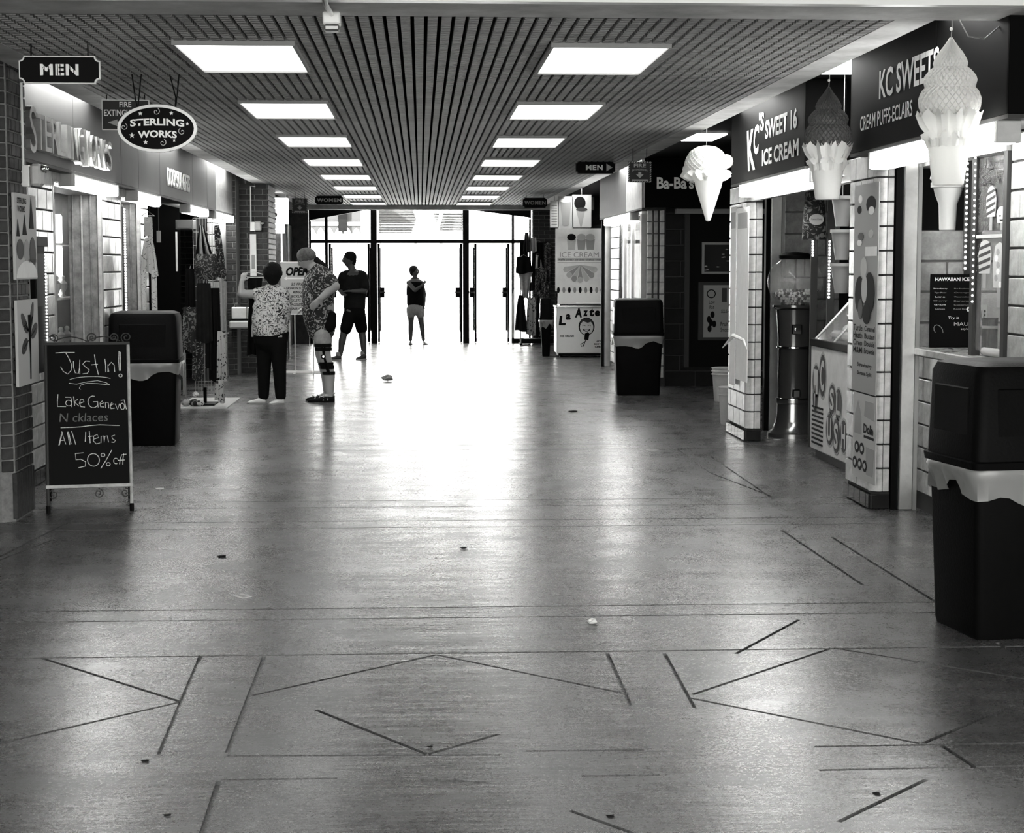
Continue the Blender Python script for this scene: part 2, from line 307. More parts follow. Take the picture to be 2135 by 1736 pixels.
struct(MB().box(-6.1, -6, -2, 34.5, 0, 3), 'wall_left_outer', 'interior'); struct(MB().box(6, 6.1, -2, 34.5, 0, 3), 'wall_right_outer', 'interior')
# ceiling lamps: two rows of eight
for k in range(8):
    for sgn, side in ((-1, 'left'), (1, 'right')):
        y0 = 9.2 + 3.27 * k; x0 = .02 + (.685 if sgn > 0 else -1.295); x1 = x0 + .61; y1 = y0 + 1.28
        nth = ('nearest', 'second', 'third', 'fourth', 'fifth', 'sixth', 'seventh', 'farthest')[k]
        t = thing('ceiling_light', f'{nth} lit white ceiling panel in the {side} row counting from the camera', 'light', ((x0 + x1) / 2, (y0 + y1) / 2, ZC - .02), 'lit panels in the slatted ceiling')
        f = MB()
        for a, b, c, d in ((x0 - .014, x0, y0 - .014, y1 + .014), (x1, x1 + .014, y0 - .014, y1 + .014), (x0, x1, y0 - .014, y0), (x0, x1, y1, y1 + .014)): f.box(a, b, c, d, ZC - .022, ZC + .05)
        f.build('frame', 'greyprint', t); MB().box(x0, x1, y0, y1, ZC - .012, ZC + .02).build('diffuser', 'panel_e', t)
# tiled and bricked piers -----------------------------------------
def tiled_side(name, X, y0, y1, side, z0=.11, z1=2.25, m='tile', core=.22, bw=.3, joint='tjoint', back=None, bh=.152, base=True):
    xx = X + (-core if side < 0 else core); a, b = sorted((X, xx))
    r = struct(MB().box(a, b, y0, y1, 0, z1), name, joint)
    p = ((X, y0), (X, y1)) if side < 0 else ((X, y1), (X, y0))
    courses(r, *p, z0, z1, bw, bh, m, 'tile', j=.012, out=.012)
    if base: courses(r, *p, .004, z0, .15, z0, 'basetile', 'base_tile', j=.006, out=.02)
    return r
def bullnose(parent, cx, cy, r, q0, q1, z0, z1, m, bh=.152, name='corner_tile', j=.012, seg=5):
    rows = max(1, round((z1 - z0) / bh)); hh = (z1 - z0) / rows
    pts = [(cx + r * cos(q0 + (q1 - q0) * i / seg), cy + r * sin(q0 + (q1 - q0) * i / seg)) for i in range(seg + 1)]
    inn = [(cx + (r - .03) * cos(q0 + (q1 - q0) * i / seg), cy + (r - .03) * sin(q0 + (q1 - q0) * i / seg)) for i in range(seg, -1, -1)]
    me = MB().prism(pts + inn, 0, hh - j).mesh(name, 0, True, ORG[parent]); me.materials.append(M[m])
    for k in range(rows): o = bpy.data.objects.new(name, me); COL.objects.link(o); o.parent = parent; o.location = (0, 0, z0 + k * hh + j / 2)
# --- left side
yc0 = 10.5; yc1 = 10.98
col = struct(MB().prism([(-3.3, yc0 + .03), (-2.53, yc0 - .02), (-2.455, yc0 + .02), (-2.455, yc1), (-3.3, yc1)], 0, ZV), 'wall_left_brick_column', 'mortar')
courses(col, (-3.25, yc0 + .03), (-2.54, yc0 - .02), .30, ZV, .215, .075, ['brick', 'brick2'], j=.011)
courses(col, (-2.53, yc0 - .02), (-2.455, yc0 + .03), .30, ZV, .08, .075, ['brick', 'brick2'], j=.008, bond=0)
courses(col, (-2.455, yc0 + .03), (-2.455, yc1), .30, ZV, .11, .075, ['brick', 'brick2'], j=.011)
courses(col, (-3.25, yc0 + .03), (-2.54, yc0 - .02), 0.01, .30, .215, .1, ['brick'], j=.012)
courses(col, (-2.455, yc0), (-2.455, yc1), 0.01, .30, .068, .29, ['brick'], j=.01, out=.016)
pl = tiled_side('wall_left', WL, yc1, yl(108, WL), -1, m=['tile', 'tile2'])
pl2 = tiled_side('wall_left', WL, yl(211, WL), yl(249, WL), -1, m=['tile2', 'tile2', 'tile'])
pl3 = tiled_side('wall_left', WL, yl(291, WL), yl(306, WL), -1, m='tile2')
pl4 = tiled_side('wall_left', WL, yl(440, WL), yl(456, WL), -1, m=['tile', 'tile2'])
bullnose(pl4, WL - .04, yl(440, WL), .045, -pi / 2, 0, .11, 2.25, 'tile2')
# wall below the two shop windows
struct(MB().box(WL - .24, WL - .03, yl(108, WL), yl(211, WL), 0, .45), 'wall_left', 'tile'); struct(MB().box(WL - .24, WL - .03, yl(249, WL), yl(291, WL), 0, .45), 'wall_left', 'tile')
def casement(name, pa, pb, lab, D=.27):
    ya, yb_ = yl(pa, WL), yl(pb, WL); z1 = 2.17; z0 = .45
    w = struct(MB().box(WL - .02, WL + .012, ya, ya + .06, z0, z1), name, 'woodl', bevel=.004)
    for a, b, c, d, e, f, mm, nn in ((-.02, .012, yb_ - .07, yb_, z0, z1, 'woodl', 'window_casing'), (-.02, .014, ya, yb_, z1, z1 + .09, 'woodl', 'window_head'), (-.02, .03, ya, yb_, z0 - .05, z0, 'woodl', 'window_sill'),
                                 (-D, -.03, yb_ - .03, yb_ - .005, z0, z1, 'wood', 'jamb_board'), (-D, -.03, ya + .005, ya + .03, z0, z1, 'wood', 'jamb_board'), (-D, -.03, ya, yb_, z1 - .03, z1, 'woodl', 'head_board')):
        MB().box(WL + a, WL + b, c, d, e, f).build(nn, mm, w, bevel=.003)
    for k in range(3): MB().box(WL - D + .03 + k * .075, WL - D + .045 + k * .075, yb_ - .045, yb_ - .03, z0, z1 - .03).build('jamb_moulding', 'woodl' if k == 1 else 'wood', w, bevel=.004)
    MB().box(WL - D + .01, WL - D + .016, ya + .03, yb_ - .03, z0, z1 - .03).build('window_pane', 'glass', w)
    return w
casement('window_1', 108, 211, ''); casement('window_2', 249, 291, '')
# shop-front piers farther along, alcove with a drinking fountain, brick pier
struct(MB().box(-2.95, WL, yl(456, WL), 24.5, 0, 2.3), 'wall_left', 'offwhite')
bp1 = struct(MB().box(-3.4, -2.58, 24.5, 26.0, 0, ZV), 'wall_left_brick_pier', 'dmortar')
courses(bp1, (-3.4, 24.5), (-2.58, 24.5), 0, ZV, .22, .077, 'brick', j=.012)
bp2 = struct(MB().box(-2.58, -2.18, 24.95, 26.2, 0, 2.7), 'wall_left_brick_pier', 'mortar')
courses(bp2, (-2.58, 24.95), (-2.18, 24.95), 0, 2.7, .22, .077, ['brick', 'brick2'], j=.012)
courses(bp2, (-2.18, 24.95), (-2.18, 26.2), 0, 2.7, .22, .077, ['brick', 'brick2'], j=.012)
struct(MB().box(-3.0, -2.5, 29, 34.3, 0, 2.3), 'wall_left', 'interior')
# end wall of glass doors
struct(MB().box(-6, -2.2, YE - .1, YE + .15, 0, ZV), 'wall_end', 'brick'); struct(MB().box(2.21, 6, YE - .1, YE + .15, 0, ZV), 'wall_end', 'brick')
e2 = struct(MB().box(2.21, 2.9, YE - .13, YE - .1, 0, 2.6), 'wall_end', 'mortar'); courses(e2, (2.22, YE - .13), (2.9, YE - .13), 0, 2.6, .22, .077, 'brick', j=.012)
gx = lambda px: atY(px, 552, YE).x
gz = lambda py: atY(877, py, YE).z
zt = gz(503.5)
dw = struct(MB().box(gx(773), gx(786), YE - .04, YE + .1, 0, 2.7), 'door_1', 'black')
for a, b in ((965, 978), (678, 684), (1067, 1072)): MB().box(gx(a), gx(b), YE - .04, YE + .08, 0, 2.66).build('door_post', 'black', dw)
MB().box(gx(645), gx(649), YE - .04, YE + .08, 0, gz(462)).build('door_post', 'black', dw); MB().box(gx(1103), gx(1107), YE - .04, YE + .08, 0, gz(456)).build('door_post', 'black', dw)
MB().box(gx(645), gx(1107), YE - .05, YE + .06, gz(507), gz(500)).build('transom_bar', 'black', dw, bevel=.005)
fe = FC(0, YE - .045, 0)
MB().poly(fe, [(gx(645), gz(463)), (gx(649), gz(459)), (gx(760), gz(438.5)), (gx(760), 2.75), (gx(645), 2.75)], -.1, 0).build('sloping_head', 'black', dw)
MB().poly(fe, [(gx(995), 2.75), (gx(995), gz(439)), (gx(1103), gz(453)), (gx(1107), gz(456)), (gx(1107), 2.75)], -.1, 0).build('sloping_head', 'black', dw)
for a, b in ((649, 678), (684, 773), (786, 965), (978, 1067), (1072, 1103)): MB().box(gx(a), gx(b), YE + .02, YE + .026, zt + .03, 2.62 if 700 < a < 1060 else 2.45).build('transom_pane', 'glass', dw)
for a, b in ((649, 678), (1072, 1103)): MB().box(gx(a), gx(b), YE + .02, YE + .026, .08, zt - .03).build('side_pane', 'glass', dw); MB().box(gx(a), gx(b), YE - .01, YE + .04, 0, .09).build('bottom_rail', 'black', dw)
def leaf(px, ln, sg):
    X = gx(px); d = struct(MB().box(X - .022, X + .022, YE + .12, YE + .16, .02, zt - .04), 'door_2', 'black')
    MB().box(X - .022, X + .022, YE + .12 + ln - .06, YE + .12 + ln, .02, zt - .04).build('door_stile', 'black', d); MB().box(X - .022, X + .022, YE + .12, YE + .12 + ln, .02, .22).build('door_rail', 'steel', d)
    MB().box(X - .022, X + .022, YE + .12, YE + .12 + ln, zt - .12, zt - .04).build('door_rail', 'black', d); MB().box(X - .004, X + .004, YE + .16, YE + .12 + ln - .06, .22, zt - .12).build('door_pane', 'glass', d)
    b = MB(); b.tube([(X + sg * .02, YE + .2, 1.0), (X + sg * .1, YE + .24, 1.0), (X + sg * .1, YE + ln - .05, 1.0), (X + sg * .02, YE + ln, 1.0)], .022); b.box(X, X + sg * .11, YE + .3, YE + .42, .9, 1.1); b.build('push_bar', 'black', d)
leaf(789, .85, 1); leaf(962, .85, -1); leaf(768, .85, -1); leaf(992, .95, -1); leaf(1061, .8, -1); leaf(687, .85, 1)
# --- right side
WR2 = 3.17
r1 = tiled_side('wall_right', WR2, 7.4, atX(2110, 450, WR2).y, 1, m='tile'); YN = atX(2110, 450, WR2).y
r1b = struct(MB().box(WR2, WR2 + .2, YN, 10.85, 0, .98), 'wall_right', 'tjoint'); courses(r1b, (WR2, 10.85), (WR2, YN), .11, .98, .3, .152, 'tile', 'tile')
def pier(y0, y1, x1, nm='wall_right'):  # side face on the corridor, round corner, short face towards the camera
    r = .07; p = struct(MB().prism([(WR + .02, y0 + .06), (WR + .06, y0 + .02), (x1, y0 + .02), (x1, y1), (WR + .02, y1)], 0, 2.25), nm, 'tjoint')
    courses(p, (WR, y1), (WR, y0 + r), .11, 2.25, .3, .152, ['tile', 'tile2'], 'tile', out=0)
    courses(p, (WR + r, y0), (x1, y0), .11, 2.25, .3, .152, 'tile2', 'tile', out=0)
    bullnose(p, WR + r, y0 + r, r, pi, pi * 1.5, .11, 2.25, 'tile2')
    courses(p, (WR, y1), (WR, y0), .004, .1, .15, .1, 'basetile', 'base_tile', j=.006, out=.015); courses(p, (WR, y0), (x1, y0), .004, .1, .15, .1, 'basetile', 'base_tile', j=.006, out=.015)
    return p
pier(10.75, 11.42, 2.97); pier(15.0, 15.9, 2.985)
def post(x0, x1, y, z1=2.22, m='steel'):
    p = struct(MB().box(x0, x1, y, y + .09, 0, z1), 'trim_6', m, bevel=.006); MB().box(x0 - .045, x0 - .005, y + .02, y + .1, 0, z1).build('frame_channel', 'black', p); MB().box(x1 + .004, x1 + .03, y + .02, y + .1, 0, z1).build('frame_channel', 'wire', p)
post(3.02, 3.11, 10.72); post(3.26, 3.36, 16.0)
hd = struct(MB().box(WR + .02, WR + .07, 11.3, 15.0, 2.1, 2.25), 'trim_7', 'steel', bevel=.004)
for k in range(7): MB().tube([(WR + .022, 11.7 + k * .5, 2.15), (WR + .01, 11.7 + k * .5, 2.15)], .009).build('bolt', 'wire', hd)
# deep room dividers inside the right-hand kiosks
def blockwall(X0, X1, Y, z1, m='tile', jt='dmortar', bw=.4, bh=.2, z0=0):
    r = struct(MB().box(X0, X1, Y, Y + .15, 0, z1), 'wall_right_divider', jt); courses(r, (X0, Y), (X1, Y), z0, z1, bw, bh, m, 'block', j=.014, out=.012); return r
blockwall(3.17, 4.3, 10.95, 1.77); blockwall(3.42, 4.05, 16.2, 2.25, m='tile')
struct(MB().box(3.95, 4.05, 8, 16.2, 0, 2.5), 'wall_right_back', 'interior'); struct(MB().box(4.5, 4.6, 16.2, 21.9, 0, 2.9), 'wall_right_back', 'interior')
dwl = blockwall(3.1, 5.0, 21.9, 2.6, m='dblock', jt='signgrey', z0=0)
p3 = struct(MB().box(2.95, 3.1, 21.93, 22.1, 0, 2.25), 'wall_right', 'tjoint')
for x0, x1, mm in ((2.87, 2.94, 'tile2'), (2.955, 3.015, 'tile'), (3.03, 3.1, 'tile2')):
    courses(p3, (x0, 21.93), (x1, 21.93), .11, 2.25, .3, .152, mm, 'tile', out=.012)
p4 = tiled_side('wall_right', WR, 24.75, 25.8, 1, m='tile'); p4b = tiled_side('wall_right', WR, 22.1, 24.75, 1, z1=1.05, m='tile')
post(2.8, 2.9, 26.3)
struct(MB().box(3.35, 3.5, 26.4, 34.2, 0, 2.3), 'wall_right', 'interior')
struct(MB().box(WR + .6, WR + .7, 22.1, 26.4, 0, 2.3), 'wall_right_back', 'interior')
# window of the third kiosk
w3 = struct(MB().box(WR - .02, WR + .05, 22.15, 22.3, 1.05, 2.2), 'window_3', 'offwhite')
for yy in (24.2, 23.3): MB().box(WR - .01, WR + .05, yy, yy + .06, 1.05, 2.2).build('window_frame', 'steel', w3)
MB().box(WR + .01, WR + .016, 22.3, 24.7, 1.08, 2.2).build('window_pane', 'glass', w3); MB().box(WR - .02, WR + .06, 22.15, 24.75, 2.2, 2.26).build('window_head', 'steel', w3)
# ================================================================ sign fascias over the shops
def fascia(name, lab, X, y0, y1, seams, side, mats, depth=.3, z0=ZF, z1=ZV):
    """box fascia built of flat panels that meet at the seams"""
    t = thing(name, lab, 'fascia', (X, (y0 + y1) / 2, z0), 'panelled sign fascias above the shops')
    xs = (X - depth, X) if side < 0 else (X, X + depth); ys = [y0] + seams + [y1]
    MB().box(xs[0] + (0 if side < 0 else .02), xs[1] - (.02 if side < 0 else 0), y0 + .02, y1 - .02, z0 + .01, z1 - .02).build('core', 'dark', t)
    for i, (a, b) in enumerate(zip(ys, ys[1:])):
        m = mats[i % len(mats)]; q = (X - .02, X) if side < 0 else (X, X + .02)
        MB().box(*q, a + .006, b - .006, z0, z1 - .01).build('panel', m, t, bevel=.003)
    for yy in (y0, y1 - .02): MB().box(xs[0], xs[1], yy, yy + .02, z0, z1 - .01).build('end_panel', mats[0] if yy == y0 else mats[-1], t, bevel=.003)
    MB().box(xs[0], xs[1], y0, y1, z0 - .02, z0).build('soffit', 'signgrey', t)
    return t
fa = fascia('sign_fascia', 'long grey panelled fascia over the left shops beyond the near brick column', FXL, 11.0, yl(509), [yl(p) for p in (157, 255, 291, 335, 403, 433, 451, 487)], -1, ['fascia'] * 7 + ['fascial'] * 2)  # last two panels get a paler colour standing in for their being lit
fb = fascia('sign_fascia', 'black fascia with white lettering about cream puffs, nearest on the right', FXR, 8.05, atX(1773, 250, FXR).y, [9.2], 1, ['fasciad'])
fc = fascia('sign_fascia', 'dark fascia of the sweet shop between the hanging brown and scoop cones', FXR, 12.35, 15.3, [], 1, ['fasciad'])
fd = fascia('sign_fascia', 'pale grey two-panel fascia over the far right window', FXR, 21.5, 26.6, [23.2], 1, ['fascial', 'fascia'])
text(FRt(FXR - .001, 9.74, 0), 'KC SWEETS', 0, 2.62, 1.2, .17, 'lettering', fb, bold=.02)
text(FRt(FXR - .001, 10.2, 0), 'CREAM PUFFS-ECLAIRS', 0, 2.425, 1.15, .09, 'lettering', fb, bold=.01)
def rtext(s, pxa, pxb, pya, pyb, par, X, m='lettering', **k):  # letters on a right-hand face between two image columns
    a = atX(pxa, pya, X); b = atX(pxb, pyb, X); fr = FRt(X - .001, (a.y + b.y) / 2, 0); return fr, abs(a.y - b.y)
for s_, pa, pb, zc_, hh, kw in (('SWEET 16', 1596, 1662, 2.62, .15, dict(shear=.0)), ('ICE CREAM', 1590, 1666, 2.405, .13, {}), ('K', 1558, 1576, 2.5, .34, dict(shear=-.2)), ('C', 1572, 1583, 2.57, .24, dict(shear=.1)), ("'S", 1583, 1593, 2.7, .15, {})):
    ya = atX(pa, 300, FXR).y; yb_ = atX(pb, 300, FXR).y; text(FRt(FXR - .001, (ya + yb_) / 2, 0), s_, 0, zc_, ya - yb_, hh, 'lettering', fc, bold=.03, **kw)
# Ba-Ba's sign faces the camera across the alcove
fe3 = thing('sign_fascia', 'black fascia with short white lettering facing down the corridor behind the scoop cone', 'fascia', (3.5, 21.4, ZF), 'panelled sign fascias above the shops')
MB().box(2.76, 5.0, 21.3, 21.48, ZF, ZV - .02).build('panel', 'fasciad', fe3, bevel=.003)
a = atY(1408, 381, 21.3); text(FC(a.x, 21.298, a.z), "Ba-Ba's", 0, 0, .46, .15, 'lettering', fe3, bold=.03)
struct(MB().box(3.2, 5.0, 21.6, 21.75, 2.19, 2.25), 'trim_8', 'greyprint')
# lettering on the long fascia
def dimletters(s, pa, pb, zc, h, par, d, m, shiny=True, **k):
    ya, yb_ = yl(pa), yl(pb); fr = FL(FXL + .001, (ya + yb_) / 2, 0); text(fr, s, 0, zc, yb_ - ya, h, m, par, 'sign_letters', depth=d, **k)
M['copper'] = mat('polished_metal_letter', .34, .4, metal=.6, var=.3, vs=7)
ya, yb_ = yl(66, -2.53), yl(238, -2.53); st = 'STERLINGWORKS'; tot = yb_ - ya; cw = tot / 13.2
for i, ch in enumerate(st):
    fr = FL(FXL + .035, ya + cw * (i + .55 + (.1 if i > 7 else 0)), 0); bigger = 1.3 if i == 0 else (1.15 if i in (7, 8) else 1)
    text(fr, ch, 0, 2.435 + (.0 if i else -.0), cw * (.55 if ch == 'I' else .88), .235 * bigger, 'copper', fa, 'sign_letter', depth=.055, bold=.0)
dimletters('DOCKSIDE GIFTS', 350, 395, 2.46, .19, fa, .012, 'lettering', bold=.01)
yy0 = yl(454); sc = MB()
for k, q in ((0, 456), (1, 468)): pass
text(FL(FXL + .001, (yl(457) + yl(480)) / 2, 0), 'Candle Mercantile', 0, 2.52, 1.2, .17, 'greyprint', fa, shear=.3)
# under-fascia strip lamps and cove lamps
def strip(pa, pb, X, side, lab, z=ZF - .075, h=.085, dep=.12):
    ya, yb_ = sorted((atX(pa, 400, X).y, atX(pb, 400, X).y)); x0 = X - .06
    t = thing('strip_light', lab, 'light', (X, (ya + yb_) / 2, z), 'strip lamps under the fascias'); MB().box(x0, x0 + dep, ya, yb_, z - h / 2, z + h / 2).build('diffuser', 'bar_e', t, bevel=.01)
    for q in (ya - .04, yb_): MB().box(x0, x0 + dep, q, q + .04, z - h / 2, z + .055).build('end_cap', 'offwhite', t, bevel=.004)
    MB().box(x0 + .02, x0 + dep - .02, ya, yb_, z + h / 2, z + .055).build('housing', 'wire', t)
for pa, pb, l in ((141, 232, 'under the big metal shop letters'), (275, 322, 'over the second left shop window'), (386, 424, 'above the open left shop entrance'), (441, 478, 'above the far left white tiled pier')): strip(pa, pb, FXL - .04, -1, 'white strip lamp ' + l)
for pa, pb, l in ((1556, 1704, 'over the gumball machine entrance'), (1832, 2095, 'over the near right service window'), (1268, 1322, 'over the far right kiosk window')): strip(pa, pb, FXR + .05, 1, 'white strip lamp ' + l, h=.1)
def cove(ya, yb_, x0, x1, lab):
    t = thing('cove_light', lab, 'light', ((x0 + x1) / 2, (ya + yb_) / 2, ZV - .03), 'lamps hidden in the cove'); MB().box(x0, x1, ya, yb_, ZV - .02, ZV).build('diffuser', 'cove_e', t); MB().box(x0 - .01, x1 + .01, ya - .01, yb_ + .01, ZV - .008, ZV).build('frame', 'white', t)
for i, (ya, yb_) in enumerate(((11.9, 14.0), (16.9, 19.0), (21.6, 23.6), (26.6, 28.0), (29.5, 31))): cove(ya, yb_, -2.6, -2.42, f'{("nearest","second","third","fourth","farthest")[i]} lamp in the left cove above the sign fascia')
for i, (ya, yb_) in enumerate(((8.5, 9.1), (13.6, 14.9), (22.0, 24.0), (28, 30))): cove(ya, yb_, 2.48, 2.73, f'{("nearest","second","third","farthest")[i]} lamp in the right cove above the sign fascia')
cove(11.15, 11.95, 2.5, 3.2, 'lit panel in the gap between the two near right sign fascias'); cove(17.5, 18.4, 2.5, 3.1, 'lit panel over the dark right alcove')
cove(19.6, 20.3, -2.9, -2.64, 'small lit panel over the gap in the left fascia') if False else None
# ================================================================ outside
struct(MB().box(-20, 20, 36, 80, -.12, -.005), 'floor_outside', 'pave')
b = thing('market_stall', 'dark scalloped awning stall seen through the left transom glass', 'stall', (-1.9, 41, 0)); fr = FC(0, 41, 0)
v = MB(); pz = lambda px, py, Y=41: (atY(px, py, Y).x, atY(px, py, Y).z)
x0 = pz(640, 440)[0]; x1 = pz(752, 440)[0]; zt1 = pz(700, 400)[1]; zb = pz(700, 490)[1]
pts = [(x0, zt1), (x0, zb)]; nsc = 6
for k in range(nsc):
    for i in range(7): pts.append((x0 + (x1 - x0) * (k + i / 6) / nsc, zb + .0 + .17 * sin(pi * i / 6)))
pts += [(x1, zt1)]
v.poly(fr, pts, -.03, 0).build('valance', 'out1', b)
MB().box(x0, x1, 41.05, 43, zt1, zt1 + .06).build('awning_roof', 'out1', b)
for xx in (x0 + .1, x1 - .1): MB().tube([(xx, 41.1, 0), (xx, 41.1, zt1)], .04).build('awning_post', 'out2', b)
MB().slab(fr, x0, x1, pz(700, 470)[1], pz(700, 463)[1], .0, .02).build('valance_band', 'white', b)
MB().slab(fr, pz(705, 450)[0], pz(724, 450)[0], pz(0, 482)[1], zt1, .02, .05).build('banner', 'black', b)
b = thing('roof_canopy', 'slatted dark canopy outside above the middle doors', 'canopy', (-.3, 42, 0))
for k in range(9):
    z = pz(800, 486 - k * 5.6, 42)[1]; xa = pz(789, 470, 42)[0]; xb = pz(868 - abs(k - 5) * 2, 470, 42)[0]
    MB().box(xa, xb, 42, 42.9, z, z + .035 + .012 * (k > 3)).build('slat', 'out1', b)
for k in range(7): z = pz(800, 480 - k * 5.6, 42)[1]; MB().box(pz(916 - k * 2, 470, 42)[0], pz(966, 470, 42)[0], 42, 42.9, z, z + .035).build('slat', 'out1', b)
for px in (790, 866, 920, 965): x = pz(px, 480, 42)[0]; MB().tube([(x, 42.95, 0), (x, 42.95, 4)], .04).build('post', 'out2', b)
MB().tube([(*pz(910, 478, 41.9), 0)][0:0] + [(pz(912, 478, 41.9)[0], 41.9, pz(0, 478, 41.9)[1]), (pz(921, 444, 41.9)[0], 41.9, pz(0, 440, 41.9)[1])], .05).build('brace', 'out2', b)
b = thing('reflector_house', 'pale rendered house across the street outside', 'building', (-1, 52, 0)); MB().box(-16, 16, 52, 58, 0, 9).build('wall', 'out2', b)  # added facade, placed and sized to catch sun and whiten the floor reflection
for k in range(7): f = MB().box(-9 + k * 3, -8 + k * 3, 51.95, 52, 5.4, 7).build('window', 'greyprint', b); MB().box(-8.95 + k * 3, -8.05 + k * 3, 51.93, 51.95, 5.45, 6.95).build('pane', 'glass', f)
MB().box(-16.3, 16.3, 51.8, 58, 9, 9.3).build('roof', 'out1', b)
# ================================================================ hanging signs
def board(px0, py0, px1, py1, Y):
    a = atY(px0, py1, Y); b = atY(px1, py0, Y); return FC((a.x + b.x) / 2, Y, (a.z + b.z) / 2), abs(b.x - a.x) / 2, abs(b.z - a.z) / 2
def notched(w, h, r):
    pts = []
    for cx, cy, q in ((w, h, pi), (-w, h, pi * 1.5), (-w, -h, 0), (w, -h, pi / 2)):
        pts += [(cx + r * cos(q + pi / 2 * (1 - i / 5)), cy + r * sin(q + pi / 2 * (1 - i / 5))) for i in range(6)]
    return pts
def hangers(t, fr, xs, h, top=ZC, m='black'):
    for x in xs: p = fr.p(x, h, -.008); MB().tube([p, (p.x, p.y, top)], .004, 5).build('hanger', m, t)
def men_sign(px0, py0, px1, py1, Y, lab, txt='MEN', arrow=False, m='lettering', edge='paper'):
    fr, w, h = board(px0, py0, px1, py1, Y); t = thing('hanging_sign', lab, 'sign', fr.p(0, -h)); r = h * .35
    MB().poly(fr, notched(w, h, r), -.02, 0).build('border', edge, t, bevel=0)
    MB().poly(fr, notched(w - .006, h - .006, r), -.01, .003).build('face', 'black', t)
    text(fr, txt, -.06 * w if arrow else 0, 0, w * (.95 if not arrow else .85) if len(txt) < 4 else w * 1.75, h * .82, m, t, bold=.04, c=.003, spacing=1.15)
    if not arrow and len(txt) < 4:
        s = MB()
        for x in (-.37, -.27, -.045, .02, .26, .36): s.slab(fr, w * x - .0025, w * x + .0025, -h * .4, h * .4, .0064, .0068)
        o = s.build('stencil_gap', 'black', t); o['kind'] = 'stuff'
    if arrow: MB().poly(fr, [(w * .55, -h * .6), (w * .86, 0), (w * .55, h * .6)], .003, .006).build('arrow', 'midprint', t)
    hangers(t, fr, (-w * .7, w * .7), h); return t
men_sign(40, 117, 208, 174, 9.35, 'large black MEN sign with scooped corners by the brick column')
men_sign(1200, 336, 1283, 362, 19.6, 'small black MEN sign with an arrow pointing right, over the right side', arrow=True, edge='signgrey')
men_sign(657, 408, 715, 426, 29.5, 'dark WOMEN sign hanging near the far left of the ceiling', 'WOMEN', m='greyprint', edge='black')
men_sign(1090, 412, 1141, 433, 28.8, 'dark WOMEN sign hanging near the far right of the ceiling', 'WOMEN', m='greyprint', edge='black')
fr, w, h = board(213, 208, 311, 271, 12.1); t = thing('hanging_sign', 'grey FIRE EXTINGUISHER sign with arrow, half behind the oval sign', 'sign', fr.p(0, -h))
MB().slab(fr, -w, w, -h, h, -.015, 0).build('border', 'paper', t); MB().slab(fr, -w + .006, w - .006, -h + .006, h - .006, -.005, .002).build('face', 'signgrey', t)
text(fr, 'FIRE', 0, h * .68, w * .5, h * .35, 'lettering', t, c=.003, bold=.02); text(fr, 'EXTINGUISHER', 0, h * .13, w * 1.8, h * .42, 'lettering', t, c=.003, bold=.02)
MB().poly(fr, [(-w * .75, -h * .5), (-w * .35, -h * .3), (-w * .35, -h * .42), (w * .5, -h * .42), (w * .5, -h * .58), (-w * .35, -h * .58), (-w * .35, -h * .75)], .002, .005).build('arrow', 'midprint', t); hangers(t, fr, (-w * .8, w * .8), h)
for (a, b, c, d, Y, lab, mm) in ((1310, 337, 1358, 380, 17.4, 'square striped FIRE EXTINGUISHER sign with down arrow beside the right arrow MEN sign', 'midprint'), (609, 413, 641, 444, 28.0, 'square striped FIRE EXTINGUISHER sign far down on the left beam', 'greyprint')):
    fr, w, h = board(a, b, c, d, Y); t = thing('hanging_sign', lab, 'sign', fr.p(0, -h)); MB().slab(fr, -w, w, -h, h, -.015, 0).build('face', 'signgrey', t)
    s = MB()
    for k in range(9):
        x = -w + 2 * w * k / 9
        s.poly(fr, [(x, h * .88), (x + w * .1, h * .88), (x + w * .19, h), (x + w * .09, h)], 0, .003); s.poly(fr, [(x, -h), (x + w * .1, -h), (x + w * .19, -h * .88), (x + w * .09, -h * .88)], 0, .003)
        y = -h + 2 * h * k / 9; s.poly(fr, [(-w, y), (-w * .88, y + h * .09), (-w * .88, y + h * .19), (-w, y + h * .1)], 0, .003); s.poly(fr, [(w * .88, y), (w, y + h * .09), (w, y + h * .19), (w * .88, y + h * .1)], 0, .003)
    s.build('hazard_stripes', mm, t)['kind'] = 'stuff'
    text(fr, 'FIRE', 0, h * .62, w * 1.05, h * .36, mm, t, c=.001, bold=.03); text(fr, 'EXTINGUISHER', 0, h * .13, w * 1.35, h * .18, mm, t, c=.001, arc=h * .12)
    MB().poly(fr, [(0, -h * .6), (w * .34, -h * .22), (w * .13, -h * .22), (w * .13, 0), (-w * .13, 0), (-w * .13, -h * .22), (-w * .34, -h * .22)], 0, .003).build('arrow', mm, t)
    MB().slab(fr, -w * .7, w * .7, -h * .86, -h * .72, 0, .003).build('label_strip', mm, t); hangers(t, fr, (-w * .6, w * .6), h)
